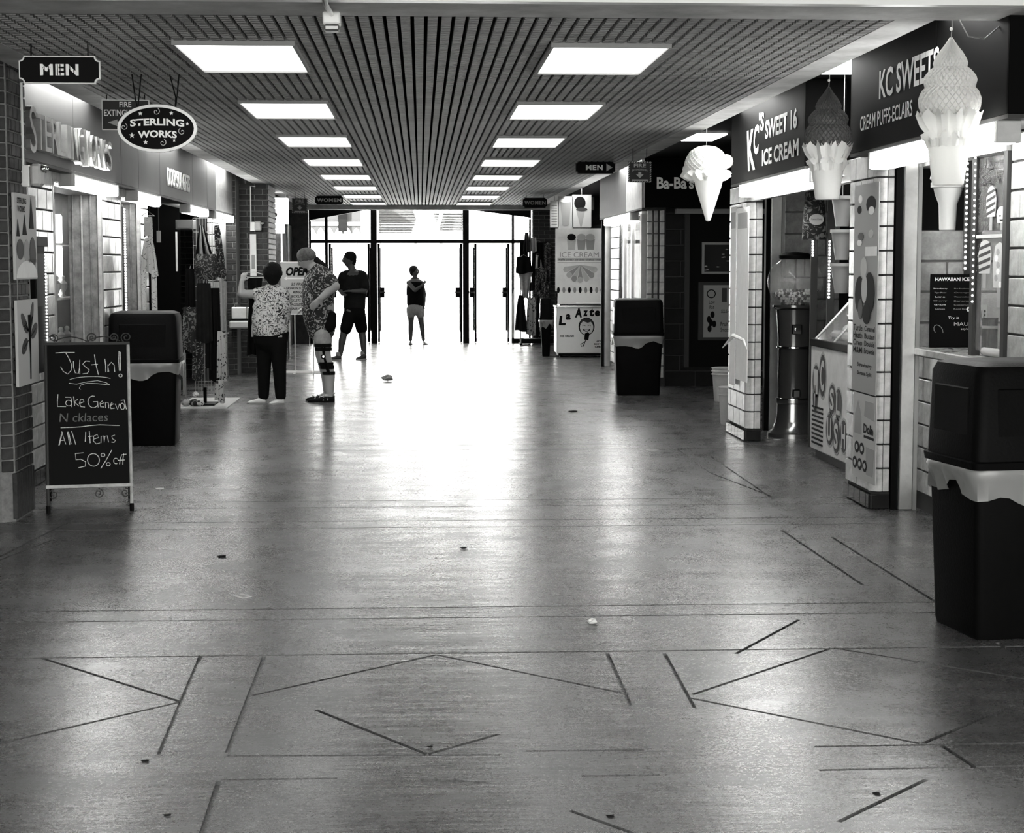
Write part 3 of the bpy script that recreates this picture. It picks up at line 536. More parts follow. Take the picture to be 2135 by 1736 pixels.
# oval shop sign
fr, w, h = board(246, 218, 410, 317, 10.8); t = thing('oval_sign', 'black oval shop sign with stars, swirls and a white rim on two hooks', 'sign', fr.p(0, -h))
MB().ell(fr, 0, 0, w, h, -.02, 0, 40).build('board', 'black', t); MB().ring(fr, 0, 0, w - .018, h - .018, .018, -.02, .008, 48).build('rim', 'lettering', t)
text(fr, 'STERLING', 0, h * .21, w * 1.36, h * .3, 'lettering', t, bold=.035, arc=h * .06); text(fr, 'WORKS', 0, -h * .27, w * .98, h * .3, 'lettering', t, bold=.035, arc=h * .04)
def star(mb, fr, a, b, r): mb.poly(fr, [(a + (r if k % 2 == 0 else r * .42) * sin(pi * k / 5), b + (r if k % 2 == 0 else r * .42) * cos(pi * k / 5)) for k in range(10)], 0, .004)
for a, b, r in ((-.42, .62, .014), (.36, .63, .013), (.76, .2, .012), (-.64, -.3, .018), (-.3, -.58, .015), (.42, -.5, .01)): s = MB(); star(s, fr, a * w, b * h, r); s.build('star', 'lettering', t)
for a, b, sg in ((-.02, .7, 1), (-.84, .06, 1), (.62, -.13, -1), (.13, -.6, 1)):
    MB().tube([fr.p(a * w + sg * (.003 + .0017 * k) * cos(k * .62), b * h + (.003 + .0017 * k) * sin(k * .62), .003) for k in range(13)], .0016, 4).build('swirl', 'lettering', t)
for a in (-.5, .45): MB().tube([fr.p(a * w, h * .82, -.01), fr.p((a + (.02 if a > 0 else -.05)) * w, h * 1.3, -.01), fr.p((a - .12) * w, ZC - fr.o.z, -.01)], .004, 5).build('hook', 'black', t); MB().tube([fr.p((a + .02) * w, h * .84, .0), fr.p((a + .12) * w, ZC - fr.o.z, .0)], .004, 5).build('hook', 'black', t)
# ================================================================ lamps and boxes on beams and columns
p = atY(693, 35, 8.2); t = thing('beam_box', 'small white box with a conduit on the near ceiling beam', 'junction box', (p.x, 8.15, 2.65))
MB().box(p.x - .04, p.x + .04, 8.1, 8.22, ZC - .055, ZC).build('body', 'white', t, bevel=.006); MB().box(p.x - .036, p.x + .036, 8.12, 8.2, ZC - .085, ZC - .055).build('lens', 'wire', t, bevel=.008)
MB().tube([(p.x + .0, 8.1, ZC - .012), (p.x - .01, 7.8, ZC - .012), (p.x - .012, 7.3, ZC + .05)], .012, 8).build('conduit', 'steel', t)
def twin_lamp(x, y, z, zt, lab, s=1):
    t = thing('emergency_light', lab, 'emergency light', (x, y, z - .07)); MB().box(x, x + .05 * s, y - .03, y + .02, z - .08, z + .05).build('backbox', 'white', t, bevel=.004)
    MB().box(x + .055, x + .12 * s, y - .035, y + .09, z - .075, z + .06).build('housing', 'offwhite', t, bevel=.015)
    for dy in (.0, .065): MB().ball((x + .13 * s, y + dy - .01, z + .03), .024, 8).build('lamp_head', 'chrome', t, smooth=True)
    MB().tube([(x + .012, y - .02, z + .05), (x + .012, y - .02, zt), (x + .08, y - .02, zt + .0)], .009, 8).build('conduit', 'white', t); return t
p = atX(44, 362, -2.455); twin_lamp(-2.45, p.y, p.z, 2.66, 'white twin emergency light with a white conduit on the near brick column')
p = atY(525, 470, 24.9); twin_lamp(p.x - .02, 24.88, p.z, 2.66, 'twin emergency light with conduit on the far brick pier', 1.3)
# posters chained on the column side
Xc = -2.44
def cposter(py0, py1, pa, pb, lab):
    a = atX(pa, (py0 + py1) / 2, Xc); b = atX(pb, (py0 + py1) / 2, Xc); z1 = atX(pa, py0, Xc).z; z0 = atX(pa, py1, Xc).z
    fr = FL(Xc, a.y, z0); W_ = b.y - a.y; H_ = z1 - z0; t = thing('poster', lab, 'poster', fr.p(W_ / 2, 0), 'posters on the brick column'); MB().slab(fr, 0, W_, 0, H_, .004, .022).build('panel', 'midprint', t, bevel=.002); return t, Fr(fr.p(0, 0, .0225), fr.u), W_, H_
t, fr, W_, H_ = cposter(401, 583, 24, 69, 'upper jewellery poster with cone shapes on the near brick column')
text(fr, 'STERLING', W_ * .3, H_ * .915, W_ * .42, .035, 'ink', t, bold=.03); text(fr, 'WORKS', W_ * .28, H_ * .82, W_ * .36, .035, 'ink', t, bold=.03)
for a, b, ww, hh in ((.12, .5, .14, .2), (.42, .52, .2, .24), (.75, .6, .22, .38)): MB().poly(fr, [((a - ww / 2) * W_, b * H_), ((a + ww / 2) * W_, b * H_), (a * W_, (b + hh) * H_)], 0, .002).build('picture', 'ink', t)
for a, b, ra, rb, m_ in ((.2, .35, .16, .12, 'signgrey'), (.5, .33, .12, .14, 'greyprint'), (.78, .3, .15, .2, 'signgrey')): MB().ell(fr, a * W_, b * H_, ra * W_, rb * H_, 0, .002).build('picture', m_, t)
MB().ell(fr, .5 * W_, 0.02 * H_, .48 * W_, .2 * H_, 0, .0025, 16, 0, pi).build('picture', 'paper', t); text(fr, 'BEAUTIFUL', .74 * W_, .22 * H_, .4 * W_, .02, 'ink', t, c=.003)
t, fr, W_, H_ = cposter(626, 808, 30, 73, 'lower dragonfly poster hanging on the near brick column')
MB().tube([fr.p(W_ * .55, H_ * .06, .003), fr.p(W_ * .56, H_ * .35, .003), fr.p(W_ * .53, H_ * .6, .003), fr.p(W_ * .52, H_ * .82, .003)], [.004, .005, .01, .014], 6).build('picture', 'ink', t)
for sx, sy, ang, L in ((.55, .62, 55, .42), (.5, .62, 150, .42), (.6, .56, 18, .4), (.48, .52, 200, .36)):
    q = R(ang); c_ = (W_ * sx + cos(q) * L * W_ * .5, H_ * sy + sin(q) * L * H_ * .5); pts = []
    for i in range(14): e = 2 * pi * i / 14; x = cos(e) * L * .5 * H_; y = sin(e) * .075 * H_; pts.append((c_[0] + (x * cos(q) - y * sin(q)) * .9, c_[1] + x * sin(q) + y * cos(q)))
    MB().poly(fr, pts, 0, .002).build('wing', 'signgrey', t)
    for k in (-1, 0, 1): MB().tube([fr.p(W_ * sx, H_ * sy, .003), fr.p(c_[0] + k * .03, c_[1] + k * .012, .003)], .0025, 4).build('wing_vein', 'ink', t)
s = MB()
for k in (0, 1): s.tube([(Xc + .012, atX(32 + k * 26, 600, Xc).y, atX(32, 583, Xc).z), (Xc + .012, atX(32 + k * 26, 600, Xc).y, atX(32, 628, Xc).z)], .0025, 4)
s.build('hanging_wire', 'wire', t)
a = atX(71, 600, WL + .06); b = atX(92, 600, WL + .06); z1 = atX(80, 500, WL).z; z0 = atX(85, 772, WL).z
t = thing('display_case', 'narrow dark wall case with a beaded light edge beside the brick column', 'display case', (WL, a.y, z0))
MB().box(WL + .01, WL + .07, a.y, b.y, z0, z1).build('case', 'black', t, bevel=.004); MB().box(WL + .005, WL + .09, a.y - .01, b.y + .02, z1 - .05, z1 + .02).build('top_cap', 'signgrey', t, bevel=.004); MB().box(WL + .071, WL + .074, a.y + .02, b.y - .03, (z0 + z1) / 2, z1 - .1).build('pane', 'signgrey', t)
s = MB()
for k in range(34): s.ball((WL + .075, b.y - .008, z0 + .06 + k * (z1 - z0 - .14) / 34), .006, 5)
s.build('bead_lights', 'led', t)['kind'] = 'stuff'
# ================================================================ chalk sandwich board
F1 = atZ(97, 1071); F2 = atZ(279, 1065); u = (F2 - F1); BW = u.length; u.normalize(); back = Vector((-u.y, u.x, 0)); tp = 1.055
t = thing('sandwich_board', 'chalk sandwich board reading Just in! standing by the brick column', 'sandwich board', (F1 + F2) / 2)
lean = .27; v = (back * lean + Vector((0, 0, tp))).normalized(); fr = Fr(F1, u, v); HL = math.hypot(lean, tp)
zb_ = .17
MB().slab(fr, .022, BW - .022, zb_, HL - .01, -.018, -.004).build('blackboard', 'black', t)
for a, m_ in ((0, 'signgrey'), (BW - .022, 'offwhite')): MB().tube([fr.p(a + .011, 0, -.01), fr.p(a + .011, HL, -.01)], .011, 8).build('leg', m_ if a == 0 else 'woodl', t, label='worn pale metal leg' if a else None); MB().tube([fr.p(a + .011, .0, -.01), fr.p(a + .011, .05, -.01)], .014, 8).build('foot', 'black', t)
MB().slab(fr, 0, BW, zb_ - .012, zb_ + .008, -.02, .002).build('lower_rail', 'woodl', t); MB().slab(fr, 0, BW, HL - .014, HL + .004, -.02, .002).build('top_rail', 'signgrey', t)
fb2 = Fr(fr.p(0, HL, -.03) + back * .01, u, (Vector((0, 0, tp)) - back * .33).normalized()); fb2 = Fr(fr.p(0, 0, 0) + back * .60, u, (Vector((0, 0, tp)) - back * .31).normalized())
MB().slab(fb2, .02, BW - .02, zb_, HL - .01, -.01, .004).build('rear_blackboard', 'black', t)
for a in (0.011, BW - .011): MB().tube([fb2.p(a, 0), fb2.p(a, HL * .995)], .011, 8).build('leg', 'black', t)
def scroll(fr, a, b, r, q0, sg, m_, turns=1.6, th=.004):
    MB().tube([fr.p(a + sg * r * (1 - k / 26) * cos(q0 + k * turns * 2 * pi / 22), b + r * (1 - k / 26) * sin(q0 + k * turns * 2 * pi / 22), -.01) for k in range(22)], th, 5).build('scroll', m_, t)
for a, r, sg in ((.06, .03, 1), (.3, .035, -1), (BW - .1, .03, 1), (BW - .02, .035, -1)): scroll(fr, a, HL + .035, r, -1, sg, 'signgrey')
MB().tube([fr.p(.06 + k * (BW - .12) / 12, HL + .012 + .03 * abs(sin(k * pi / 6)), -.01) for k in range(13)], .004, 5).build('scroll', 'signgrey', t)
for a, sg in ((.045, 1), (BW * .6, -1), (BW - .05, -1)): scroll(fr, a, zb_ - .05, .032, pi / 2, sg, 'signgrey')
scroll(fb2, BW - .05, zb_ - .05, .035, pi / 2, -1, 'black')
# chalk strokes, traced in board coordinates (0..1 across, 0..1 down)
def cx(x, y): k = y / 1312; return (x - 150 + 55 * k) / (740 + 15 * k), k
def stroke(pts, r=.0016, m_='chalk'):
    q = []
    for x, y in pts: a, k = cx(x, y - 128); q.append(fr.p(.022 + a * (BW - .044), zb_ + (HL - .01 - zb_) * (1 - k), .0005))
    return q, r
def arc(cx_, cy_, rx, ry, a0, a1, n=12): return [(cx_ + rx * cos(R(a0 + (a1 - a0) * i / n)), cy_ + ry * sin(R(a0 + (a1 - a0) * i / n))) for i in range(n + 1)]
WORDS = {
 'just_in': [[(222, 207), (300, 203), (402, 205)], [(318, 208), (345, 260), (366, 320), (360, 370), (325, 405), (285, 380), (262, 335)], [(385, 285), (382, 340), (395, 395), (425, 400), (438, 350), (445, 275), (440, 340), (438, 408)], [(540, 290), (500, 285), (470, 315), (500, 345), (530, 370), (510, 400), (465, 405)], [(585, 225), (592, 310), (612, 415)], [(550, 322), (612, 318)], [(680, 268), (685, 330), (682, 392)], [(702, 392), (706, 320), (712, 388)], [(712, 330), (740, 300), (765, 325), (768, 392)], [(818, 198), (810, 290), (812, 382)], [(830, 205), (826, 300), (822, 380)], arc(820, 426, 16, 14, 0, 360)],
 'underline': [arc(540, 470, 212, 38, 200, 330), [(330, 490), (400, 500), (500, 480), (600, 470), (680, 490), (714, 512)], [(714, 512), (600, 498), (500, 492), (440, 510), (425, 540), (440, 550)]],
 'lake_geneva': [[(222, 592), (214, 650), (212, 705), (290, 708)], arc(318, 675, 28, 27, -60, 300), [(290, 620), (340, 622), (348, 660), (345, 712)], [(368, 615), (372, 700)], [(405, 640), (372, 665), (412, 705)], [(420, 680), (462, 665), (455, 645), (430, 645), (418, 680), (430, 710), (468, 715)], arc(548, 668, 48, 55, -70, -330), [(548, 668), (590, 665), (592, 720)], [(615, 690), (645, 680), (635, 660), (612, 680), (615, 715), (650, 718)], [(662, 728), (664, 675), (690, 680), (692, 730)], [(708, 705), (738, 690), (725, 675), (706, 700), (712, 735), (748, 730)], [(755, 690), (775, 745), (795, 690)], arc(822, 715, 20, 30, 0, 360), [(810, 660), (842, 655), (850, 700), (858, 742)]],
 'rule': [[(230, 902), (345, 900), (420, 897), (500, 888), (600, 882), (785, 892)]],
 'all_items': [[(203, 1065), (238, 935), (268, 1055)], [(215, 1020), (262, 1018)], [(208, 1060), (246, 940)], [(290, 940), (305, 1060)], [(330, 935), (362, 1060)], [(300, 940), (318, 1055)], [(462, 945), (452, 1035)], [(496, 940), (498, 1050)], [(482, 990), (525, 985)], [(530, 1015), (580, 1000), (570, 970), (535, 985), (530, 1030), (555, 1058), (590, 1050)], [(600, 1050), (605, 990), (630, 985), (632, 1045), (640, 990), (665, 985), (672, 1045)], [(735, 980), (705, 990), (712, 1015), (738, 1030), (725, 1048), (700, 1045)]],
 'fifty': [[(430, 1138), (352, 1142), (356, 1200), (400, 1195), (445, 1220), (440, 1260), (372, 1274)], arc(520, 1205, 56, 58, 0, 360, 20), arc(612, 1162, 18, 16, 0, 360), [(698, 1120), (640, 1210), (585, 1285)], arc(658, 1248, 18, 16, 0, 360)],
 'off': [arc(732, 1220, 22, 26, 60, 330), [(835, 1160), (790, 1165), (775, 1200), (765, 1250)], [(810, 1155), (800, 1200), (795, 1255)], [(750, 1215), (815, 1212)]]}
for nme, st_ in WORDS.items():
    s = MB()
    for pts in st_:
        q, r_ = stroke(pts); s.tube(q, .0026 if nme != 'underline' else .0018, 4)
    o = s.build('chalk_words', 'chalk', t); o['kind'] = 'stuff'
text(fr, 'N cklaces', .022 + .44 * (BW - .044), zb_ + (HL - zb_) * .475, BW * .56, .055, 'chalkd', t, 'faint_chalk_word', shear=.1)
# ================================================================ bins
def bin_(p, rz, lab, H=1.15, wb=.43, liner=True, scale=1.0, flap=True):
    t = thing('litter_bin', lab, 'bin', p, 'square litter bins'); c, s_ = cos(rz), sin(rz)
    def sq(hw, z, r=.035, hd=None):
        hd = hd or hw; out = []
        for sx, sy, q in ((1, 1, 0), (-1, 1, pi / 2), (-1, -1, pi), (1, -1, pi * 1.5)):
            for i in range(4): e = q + pi / 2 * i / 3; x = sx * (hw - r) + r * cos(e); y = sy * (hd - r) + r * sin(e); out.append((p[0] + x * c - y * s_, p[1] + x * s_ + y * c, z))
        return out
    def loft(rings, nm, m_, **k):
        vs = [v_ for r_ in rings for v_ in r_]; n = len(rings[0]); fs = [(i * n + j, i * n + (j + 1) % n, (i + 1) * n + (j + 1) % n, (i + 1) * n + j) for i in range(len(rings) - 1) for j in range(n)]
        return MB().add(vs, fs + [tuple(range(n - 1, -1, -1)), tuple(range(len(vs) - n, len(vs)))]).build(nm, m_, t, smooth=True, **k)
    a = wb / 2; zl = H * .62 if flap else H * .93
    loft([sq(a, 0), sq(a + .005, .02), sq(a + .03, zl * .95), sq(a + .034, zl)], 'body', 'bin')
    loft([sq(a + .05, zl + .0), sq(a + .055, zl + .03), sq(a + .05, zl + .035)], 'rim', 'bin')
    if flap: loft([sq(a + .045, zl + .03, .05), sq(a + .035, H - .05, .05), sq(a + .02, H - .015, .05), sq(a - .02, H, .05)], 'lid', 'bin')
    else: loft([sq(a + .04, zl + .03, .05), sq(a + .03, H, .05)], 'lid', 'bin')
    if flap:
        for k in (0, 1, 2, 3):
            q = rz + k * pi / 2 - pi / 2; n = Vector((cos(q), sin(q), 0)); uu = Vector((-n.y, n.x, 0)); f_ = Fr(Vector((p[0], p[1], 0)) + n * (a + .034), uu)
            if k in (0, 3): MB().slab(f_, -a * .8, a * .8, zl + .1, H - .1, -.01, .008).build('flap', 'blackgloss' if k == 3 else 'bin', t, bevel=.01)
    if liner:
        n = 48; rings = []
        for z, ex, am in ((zl + .0, .052, .003), (zl - .02, .058, .008), (zl - .045, .05, .012), (zl - .075, .045, .02)):
            rg = []
            for j in range(n):
                q = 2 * pi * j / n; m_ = max(abs(cos(q)), abs(sin(q))); rr = (a + ex) / m_ + am * (sin(j * 2.1 + z * 40) + .8 * random.uniform(-1, 1)) * .6; rr = min(rr, (a + ex) * 1.3)
                x, y = rr * cos(q), rr * sin(q); zz_ = z - ((.03 * (1 + sin(q * 3 + 1)) + .02 * sin(7 * q) + random.uniform(0, .012)) if z < zl - .05 else 0); rg.append((p[0] + x * c - y * s_, p[1] + x * s_ + y * c, zz_))
            rings.append(rg)
        vs = [v_ for r_ in rings for v_ in r_]; MB().add(vs, [(i * n + j, i * n + (j + 1) % n, (i + 1) * n + (j + 1) % n, (i + 1) * n + j) for i in range(3) for j in range(n)]).build('bag_liner', 'bag', t, smooth=True)
    return t
P0 = atZ(2037, 1335); rz = R(7); bin_((P0.x + .215 * cos(rz) - .215 * sin(rz), P0.y + .215 * sin(rz) + .215 * cos(rz), 0), rz, 'large near black bin with a bag liner at the right edge', 1.15)
bin_((-2.385, 15.15, 0), R(3), 'black bin with a bag liner behind the chalk sandwich board', 1.15, .5)
bin_((2.6, 20.65, 0), R(-4), 'black bin with a bag liner in front of the far right kiosk window', 1.15, .5)
bin_((2.12, 29.3, 0), 0, 'narrow dark bin squeezed left of the ice cream freezer', 1.0, .12)
# ================================================================ hanging paper cones
def honey(parent, c, prof, m_, n=30, nm='honeycomb_swirl'):
    zs = []; L = 0; pr = [(r, z) for r, z in prof]; seg = []
    for (r0, z0), (r1, z1) in zip(pr, pr[1:]): d = math.hypot(r1 - r0, z1 - z0); seg.append((L, L + d)); L += d
    rows = 2 * int(L / .042); vs = []
    for i in range(rows + 1):
        s_ = L * i / rows; k = next((k for k, (a, b) in enumerate(seg) if s_ <= b + 1e-9), len(seg) - 1); f_ = (s_ - seg[k][0]) / max(1e-6, seg[k][1] - seg[k][0])
        r_ = max(.003, pr[k][0] + (pr[k + 1][0] - pr[k][0]) * f_); z = pr[k][1] + (pr[k + 1][1] - pr[k][1]) * f_
        vs += [(c[0] + r_ * cos(2 * pi * (j + .5 * (i % 2)) / n), c[1] + r_ * sin(2 * pi * (j + .5 * (i % 2)) / n), c[2] + z) for j in range(n)]
    fs = []
    for i in range(rows - 1):
        o = i % 2
        for j in range(n): a = (i + 1) * n + (j + (0 if not o else 0)) % n; b = (i + 1) * n + (j - 1 if not o else j + 1) % n; fs.append((i * n + j, a, (i + 2) * n + j, b))
    bm = bmesh.new(); O = ORG[parent]; bv = [bm.verts.new(Vector(v_) - O) for v_ in vs]
    for f_ in fs:
        try: bm.faces.new([bv[k] for k in f_])
        except ValueError: pass
    bmesh.ops.recalc_face_normals(bm, faces=bm.faces)
    bmesh.ops.inset_individual(bm, faces=list(bm.faces), thickness=.0035, depth=-.007)
    bmesh.ops.delete(bm, geom=[v_ for v_ in bm.verts if not v_.link_faces], context='VERTS'); me = bpy.data.meshes.new(nm); bm.to_mesh(me); bm.free(); return link(nm, me, m_, parent)
def ruffle(parent, c, rings, m_, n=72, amp=.012, k=11, nm='ruffled_collar'):
    vs = []
    for i, (r_, z, a_) in enumerate(rings): vs += [(c[0] + (r_ + a_ * amp * sin(k * 2 * pi * j / n) + a_ * .006 * sin(29 * 2 * pi * j / n)) * cos(2 * pi * j / n), c[1] + (r_ + a_ * amp * sin(k * 2 * pi * j / n)) * sin(2 * pi * j / n), c[2] + z + a_ * .012 * sin(17 * 2 * pi * j / n + i)) for j in range(n)]
    return MB().add(vs, [(i * n + j, i * n + (j + 1) % n, (i + 1) * n + (j + 1) % n, (i + 1) * n + j) for i in range(len(rings) - 1) for j in range(n)]).build(nm, m_, parent, smooth=True)
def softserve(x, y, ztop, S_, m_, lab):
    c = (x, y, ztop); t = thing('hanging_paper_cone', lab, 'hanging decoration', (x, y, ztop - .71 * S_), 'honeycomb paper cones'); k = S_ / 434
    q = [(3, 0), (14, -17), (26, -32), (37, -52), (33, -60), (44, -68), (56, -84), (56, -94), (50, -102), (60, -112), (66, -130), (63, -148), (50, -166), (30, -172)]
    honey(t, c, [(a * k, b * k) for a, b in q], m_)
    MB().lathe(c, [(max(.5, a - 6) * k, b * k) for a, b in q], 20).build('inner_core', m_, t, smooth=True)
    ruffle(t, c, [(a * k, b * k, d) for a, b, d in ((40, -175, 0), (58, -164, 1.1), (62, -158, 1.6), (56, -180, 1), (48, -196, .6), (52, -205, 1.4), (47, -212, .8), (44, -228, .3))], 'tissue')
    s = MB()
    for j in range(18):
        e = 2 * pi * j / 18 + random.random() * .2; rr = 58 * k; h_ = (8 + 14 * random.random()) * k; d = Vector((cos(e), sin(e), 0)); uu = Vector((-sin(e), cos(e), 0)); b_ = Vector(c) + d * rr * .8 + Vector((0, 0, -166 * k))
        s.add([b_ - uu * .012, b_ + uu * .012, b_ + d * rr * .35 + Vector((0, 0, h_)), b_ - d * .003 - uu * .012], [(0, 1, 2), (3, 2, 1), (0, 2, 3)])
    s.build('paper_fringe', 'tissue', t)['kind'] = 'stuff'
    MB().lathe(c, [(46 * k, -210 * k), (44 * k, -225 * k), (38 * k, -265 * k), (33 * k, -303 * k), (31 * k, -307 * k), (5 * k, -306 * k)], 28).build('paper_cup', 'tissue', t, smooth=True)
    MB().tube([(x, y, ztop - .01), (x + .004, y, ztop + .05), (x - .002, y, ZV - .022)], .0022, 5).build('string', 'wire', t)
    MB().ball((x, y, ztop + .04), .009, 6).build('knot', 'tissue', t); return t
def hang(px, py0, Y, X=None): p = atY(px, py0, Y); return p
p = hang(1983, 78, 8.35); softserve(p.x, 8.35, p.z, 1.0, 'tissue', 'largest white honeycomb soft-serve cone, hanging nearest at upper right')
p = hang(1728, 181, 10.95); softserve(p.x, 10.95, p.z, 1.0, 'tissued', 'dark brown honeycomb soft-serve cone hanging between the two sweet-shop signs')
p = atY(1473, 303, 14.9); x, y, z = p; k = 14.9 / 3600; t = thing('hanging_paper_cone', 'pale single-scoop paper cone with pointed tip hanging by the black lettered fascia', 'hanging decoration', (x, y, z - 157 * k), 'honeycomb paper cones')
honey(t, p, [(a * k, -b * k) for a, b in ((2, 0), (20, 3), (34, 12), (43, 27), (46, 40), (42, 52), (38, 58))], 'tissue', 24); MB().lathe(p, [(a * k, -b * k) for a, b in ((2, 2), (18, 5), (31, 13), (39, 27), (42, 40), (38, 55), (20, 60))], 20).build('inner_core', 'tissue', t, smooth=True)
ruffle(t, p, [(a * k, -b * k, d) for a, b, d in ((36, 50, 0), (46, 55, 1), (50, 62, 1.5), (40, 70, .8), (32, 74, .2))], 'tissue', nm='drip_collar')
MB().ball((x + 42 * k, y, z - 33 * k), 15 * k, 10).build('tissue_puff', 'tissue', t, smooth=True); MB().ball((x - 38 * k, y, z - 50 * k), 12 * k, 10).build('tissue_puff', 'tissue', t, smooth=True)
MB().lathe((x + .02, y, z), [(31 * k, -68 * k), (27 * k, -85 * k), (16 * k, -120 * k), (5 * k, -155 * k), (1 * k, -157 * k)], 24).build('pointed_cone', 'tissue', t, smooth=True); MB().tube([(x, y, z), (x, y, ZV)], .003, 5).build('string', 'wire', t)
a1 = atY(1990, 40, 8.2); cw_ = MB().tube([(a1.x, 8.2, 2.8), (a1.x + .03, 8.2, 2.7), (a1.x + .07, 8.2, 2.63), (a1.x + .15, 8.2, 2.62), (a1.x + .22, 8.2, 2.68), (a1.x + .27, 8.2, 2.76), (a1.x + .3, 8.2, ZV)], .004, 6)
solo(cw_, 'cable', 'wire', 'loose looping cable hanging beside the largest white cone', 'cable'); 
# ================================================================ gumball machine
g = atZ(1657, 905); gx_, gy_ = 3.37, 15.45; k = gy_ / 3600
t = thing('gumball_machine', 'tall gumball machine with glass globe in the right entrance', 'gumball machine', (gx_, gy_, 0)); zz = lambda py: 1.55 + (552 - py) * k
MB().lathe((gx_, gy_, 0), [(.235, 0), (.235, .035), (.22, .05), (.19, .075), (.175, .11), (.165, .14)], 32).build('foot', 'goldl', t, smooth=True)
MB().lathe((gx_, gy_, 0), [(.165, .13), (.155, .2), (.15, .3), (.16, .31), (.16, .34), (.15, .35)], 28).build('lower_column', 'goldl', t, smooth=True)
MB().lathe((gx_, gy_, 0), [(.148, .34), (.148, .8), (.155, .81)], 28).build('column', 'gold', t, smooth=True)
for z in (.345, .81): MB().lathe((gx_, gy_, 0), [(.152, z - .012), (.162, z - .006), (.162, z + .006), (.152, z + .012)], 28).build('chrome_band', 'chrome', t, smooth=True)
MB().lathe((gx_, gy_, 0), [(.15, .82), (.15, .9), (.165, 1.1), (.17, 1.15), (.2, 1.17), (.2, 1.19)], 28).build('dispenser_body', 'gold', t, smooth=True)
MB().box(gx_ - .06, gx_ + .03, gy_ - .185, gy_ - .14, .93, 1.02).build('coin_mechanism', 'chrome', t, bevel=.008); MB().tube([(gx_ - .015, gy_ - .2, .975), (gx_ - .015, gy_ - .17, .975)], .02, 10).build('turn_knob', 'chrome', t)
MB().box(gx_ - .05, gx_ + .02, gy_ - .2, gy_ - .15, .36, .44).build('chute_door', 'chrome', t, bevel=.01)
zc = 1.4; rg = .25
MB().lathe((gx_, gy_, zc), [(rg * sin(pi * i / 16), -rg * .94 * cos(pi * i / 16)) for i in range(2, 15)], 32).build('glass_globe', 'globe', t, smooth=True)
MB().lathe((gx_, gy_, zc), [(.13, .2), (.15, .21), (.15, .235), (.11, .255), (.02, .265)], 24).build('lid', 'black', t, smooth=True)
MB().tube([(gx_, gy_, zc - .2), (gx_, gy_, zc + .2)], .01, 8).build('centre_rod', 'gold', t)
bm_ = MB().ball((0, 0, 0), .0135, 8).mesh('gumball', 0, True); bms = []
for mm in ('ball_l', 'ball_d', 'ball_l'): q = bm_.copy(); q.materials.append(M[mm]); bms.append(q)
nb = 0
for layer in range(6):
    z = -.195 + layer * .023; rr = math.sqrt(max(0, (rg * .9) ** 2 - (z * 1.06) ** 2)) - .012
    for i in range(int(rr / .027) * (2 if layer > 3 else 1) + 1):
        rad = rr - i * .028
        if rad < .04 or (layer < 5 and i > 1): break
        m_n = int(2 * pi * rad / .029)
        for j in range(m_n):
            if nb > 290: break
            e = 2 * pi * j / m_n + layer; o = link('gumball', random.choice(bms), None, t, (gx_ + rad * cos(e), gy_ + rad * sin(e), zc + z)); nb += 1
text(FC(gx_ - .14, gy_ - rg * .86, zc + .02), 'TREASURE', 0, 0, .13, .035, 'midprint', t)
# ================================================================ novelty freezer with glass case beside it
XF = 3.16; fy0 = 12.3; fy1 = 13.85; zt_ = .9
t = thing('dessert_freezer', 'white freezer with slushy stickers and a sloping glass case in the right entrance', 'freezer', (XF + .3, 13, 0))
MB().box(XF, XF + .6, fy0, fy1, .07, zt_).build('cabinet', 'offwhite', t, bevel=.01); MB().box(XF + .04, XF + .58, fy0 + .03, fy1 - .03, 0, .07).build('plinth', 'signgrey', t); MB().box(XF - .01, XF + .6, fy0 - .01, fy1 + .01, zt_, zt_ + .06).build('top_trim', 'black', t, bevel=.005)
fr = Fr((XF, fy1, 0), (0, -1, 0)); s = MB()
for kk in range(9): MB().slab(fr, .08, .45, .12 + kk * .036, .135 + kk * .036, 0, .006).build('vent_slat', 'black', t)
for a, b, ra, rb, ch in ((.2, .62, .14, .15, 'I'), (.42, .68, .13, .19, 'C'), (.18, .5, .1, .14, 'Y'), (.75, .52, .13, .13, 'S'), (.95, .5, .12, .13, 'L'), (.68, .28, .13, .14, 'U'), (.9, .25, .13, .15, 'S'), (1.13, .27, .12, .14, 'H')):
    MB().ell(fr, a, b, ra, rb, 0, .002, 24).build('sticker', 'greyprint', t); MB().ell(fr, a, b, ra * .85, rb * .87, .002, .003, 24).build('sticker', 'signgrey', t); text(fr, ch, a, b, ra, rb * 1.3, 'midprint', t, c=.003, bold=.03)
MB().poly(Fr((0, fy0 + .05, 0), (1, 0, 0)), [(XF + .0, zt_ + .06), (XF + .55, zt_ + .06), (XF + .55, 1.4), (XF + .4, 1.4)], -fy1 + fy0 + .2, 0).build('glass_case', 'globe', t)
for q in (fy0 + .06, (fy0 + fy1) / 2, fy1 - .16): MB().tube([(XF, q, zt_ + .06), (XF + .4, q, 1.4)], .01, 6).build('case_rib', 'steel', t)
for kk in range(4): MB().box(XF + .12, XF + .45, fy0 + .15 + kk * .33, fy0 + .4 + kk * .33, zt_ + .06, zt_ + .13).build('tub', 'greyprint', t, bevel=.02); MB().ball((XF + .28, fy0 + .27 + kk * .33, zt_ + .14), .1, 10, (1, 1, .5)).build('ice_cream', 'midprint' if kk % 2 else 'greyprint', t, smooth=True)
